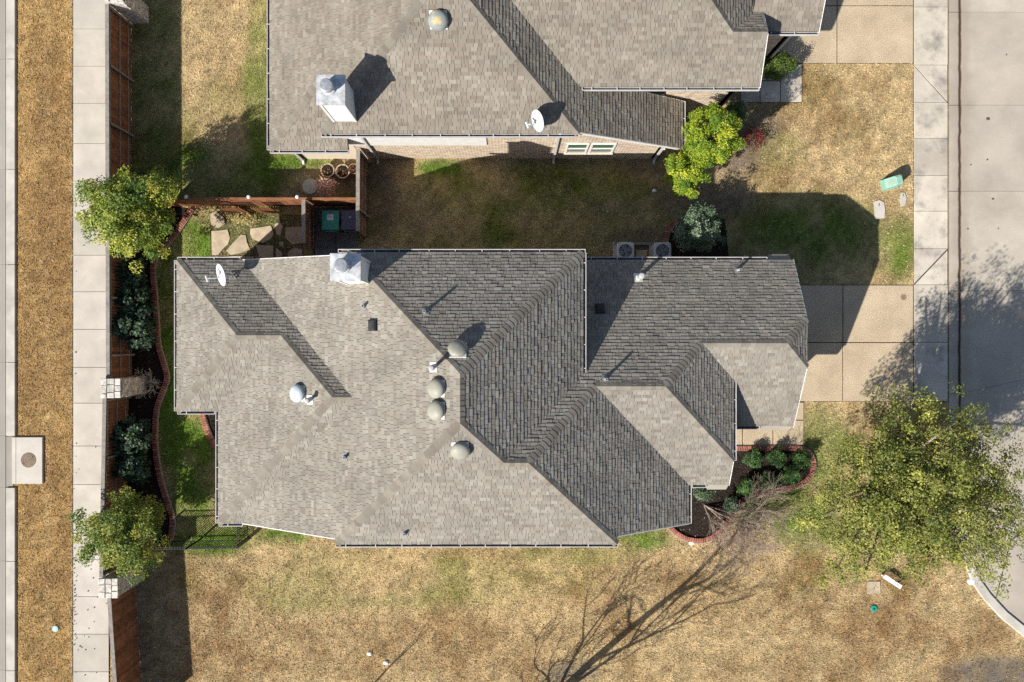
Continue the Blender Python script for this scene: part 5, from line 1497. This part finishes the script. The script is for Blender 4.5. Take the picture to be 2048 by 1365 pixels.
def make_grass():
    rng = np.random.default_rng(5)
    u, v = scatter(300000, rng)
    dw = blob(u, v, DIRT); keep = rng.random(len(u)) > dw * .75; u, v = u[keep], v[keep]
    n = len(u)
    x = (u - 1024) * H / FPX; y = (682.5 - v) * H / FPX
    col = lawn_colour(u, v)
    gw = blob(u, v, GREEN)
    br = rng.uniform(.8, 1.18, n); col = col * br[:, None]
    dark = rng.random(n) < .05; col[dark] *= .55
    pale = rng.random(n) < .05; col[pale] = col[pale] * .5 + np.array(srgb(225, 210, 170)) * .5
    nb_ = 2
    V = np.empty((n, nb_, 3, 3)); 
    for k in range(nb_):
        a = rng.random(n) * 6.283; L_ = rng.uniform(.06, .13, n); lean = rng.uniform(.5, 1.1, n); hz = L_ * np.clip(1.15 - lean, .15, 1) * 1.0
        w = rng.uniform(.013, .026, n); ca, sa = np.cos(a), np.sin(a)
        ox, oy = rng.normal(size=n) * .02, rng.normal(size=n) * .02
        V[:, k, 0] = np.stack([x + ox - sa * w, y + oy + ca * w, np.zeros(n)], 1)
        V[:, k, 1] = np.stack([x + ox + sa * w, y + oy - ca * w, np.zeros(n)], 1)
        V[:, k, 2] = np.stack([x + ox + ca * L_ * lean, y + oy + sa * L_ * lean, .006 + hz], 1)
    o = np_mesh('lawn_grass', V.reshape(-1, 3), 3, np.clip(np.repeat(col, nb_, 0), .002, .9), M['grass'])
    setp(o, 'short dormant straw and green lawn grass around the houses', 'grass', kind='stuff')
make_grass()
def make_litter():
    rng = np.random.default_rng(9)
    u, v = scatter(26000, rng)
    w = np.full(len(u), .05) + .9 * np.clip((v - 1120) / 250, 0, .45) * (u < 1900) * (u > 270) + blob(u, v, [(480, 1230, 170, 120, .7), (700, 1300, 260, 60, .5), (400, 1050, 80, 40, .6), (330, 700, 20, 300, .12)])
    k = rng.random(len(u)) < w * .65; u, v = u[k], v[k]; n = len(u)
    c = np.stack([(u - 1024) * H / FPX, (682.5 - v) * H / FPX, rng.uniform(.05, .085, n)], 1)
    pal = np.array([srgb(130, 85, 50), srgb(95, 60, 40), srgb(200, 180, 155), srgb(160, 115, 70), srgb(225, 215, 200)])
    cols = pal[rng.choice(5, n, p=[.32, .28, .12, .22, .06])] * rng.uniform(.7, 1.2, n)[:, None]
    o = leaf_mesh('fallen_leaves', c, np.full(n, .062), None, 0, None, rng, up=2.0, cols=cols, asp=.7)
    setp(o, 'scattered fallen brown leaves over the bottom lawn', 'leaf litter', kind='stuff')
    # leaves on the left sidewalk
    n = 70; u = rng.normal(178, 22, n).clip(149, 217); v = np.where(rng.random(n) < .7, rng.uniform(1110, 1300, n), rng.uniform(480, 1365, n))
    k = rng.random(n) < .5; u = np.where(k, rng.uniform(149, 155, n), u)
    c = np.stack([(u - 1024) * H / FPX, (682.5 - v) * H / FPX, np.full(n, .055)], 1)
    o = leaf_mesh('sidewalk_leaves', c, np.full(n, .08), srgb(85, 62, 45), .4, None, rng, up=2.5, asp=.7)
    setp(o, 'few curled brown leaves lying on the pale left sidewalk', 'leaf litter', kind='stuff')
make_litter()
def make_chips():
    rng = np.random.default_rng(19)
    u = rng.uniform(200, 1640, 60000); v = rng.uniform(380, 1170, 60000)
    k = np.zeros(len(u), bool)
    for p in (BED_L, BED_F, BED_S, BED_AC): k |= inpoly(u, v, p)
    u, v = u[k], v[k]; n = len(u)
    c = np.stack([(u - 1024) * H / FPX, (682.5 - v) * H / FPX, rng.uniform(.016, .05, n)], 1)
    pal = np.array([srgb(64, 48, 38), srgb(44, 34, 28), srgb(92, 70, 52), srgb(150, 125, 98)])
    cols = pal[rng.choice(4, n, p=[.45, .3, .2, .05])] * rng.uniform(.7, 1.2, n)[:, None]
    o = leaf_mesh('mulch_chips', c, np.full(n, .085), None, 0, None, rng, up=1.2, cols=cols, asp=.4)
    setp(o, 'dark shredded bark chips covering the planting beds', 'mulch', kind='stuff')
make_chips()
def make_spots():
    # oil spots and gum on the street: thin irregular stains lying on the slabs
    m = mat('oil_stain', (.10, .09, .08), var=.3, rough=.8)
    for i, (u, v, r) in enumerate(((1975, 238, .09), (1974, 320, .05), (1985, 398, .06), (1935, 458, .05), (1996, 457, .04), (2012, 110, .04), (1941, 330, .04))):
        x, y, _ = g(u, v); rr_ = random.Random(i); b = MB(); pts = []
        for k in range(11): a = 2 * math.pi * k / 11; f = r * rr_.uniform(.6, 1.15); pts.append((x + math.cos(a) * f, y + math.sin(a) * f, .0225))
        b.face(pts); b.build('stain', m, st)
make_spots()
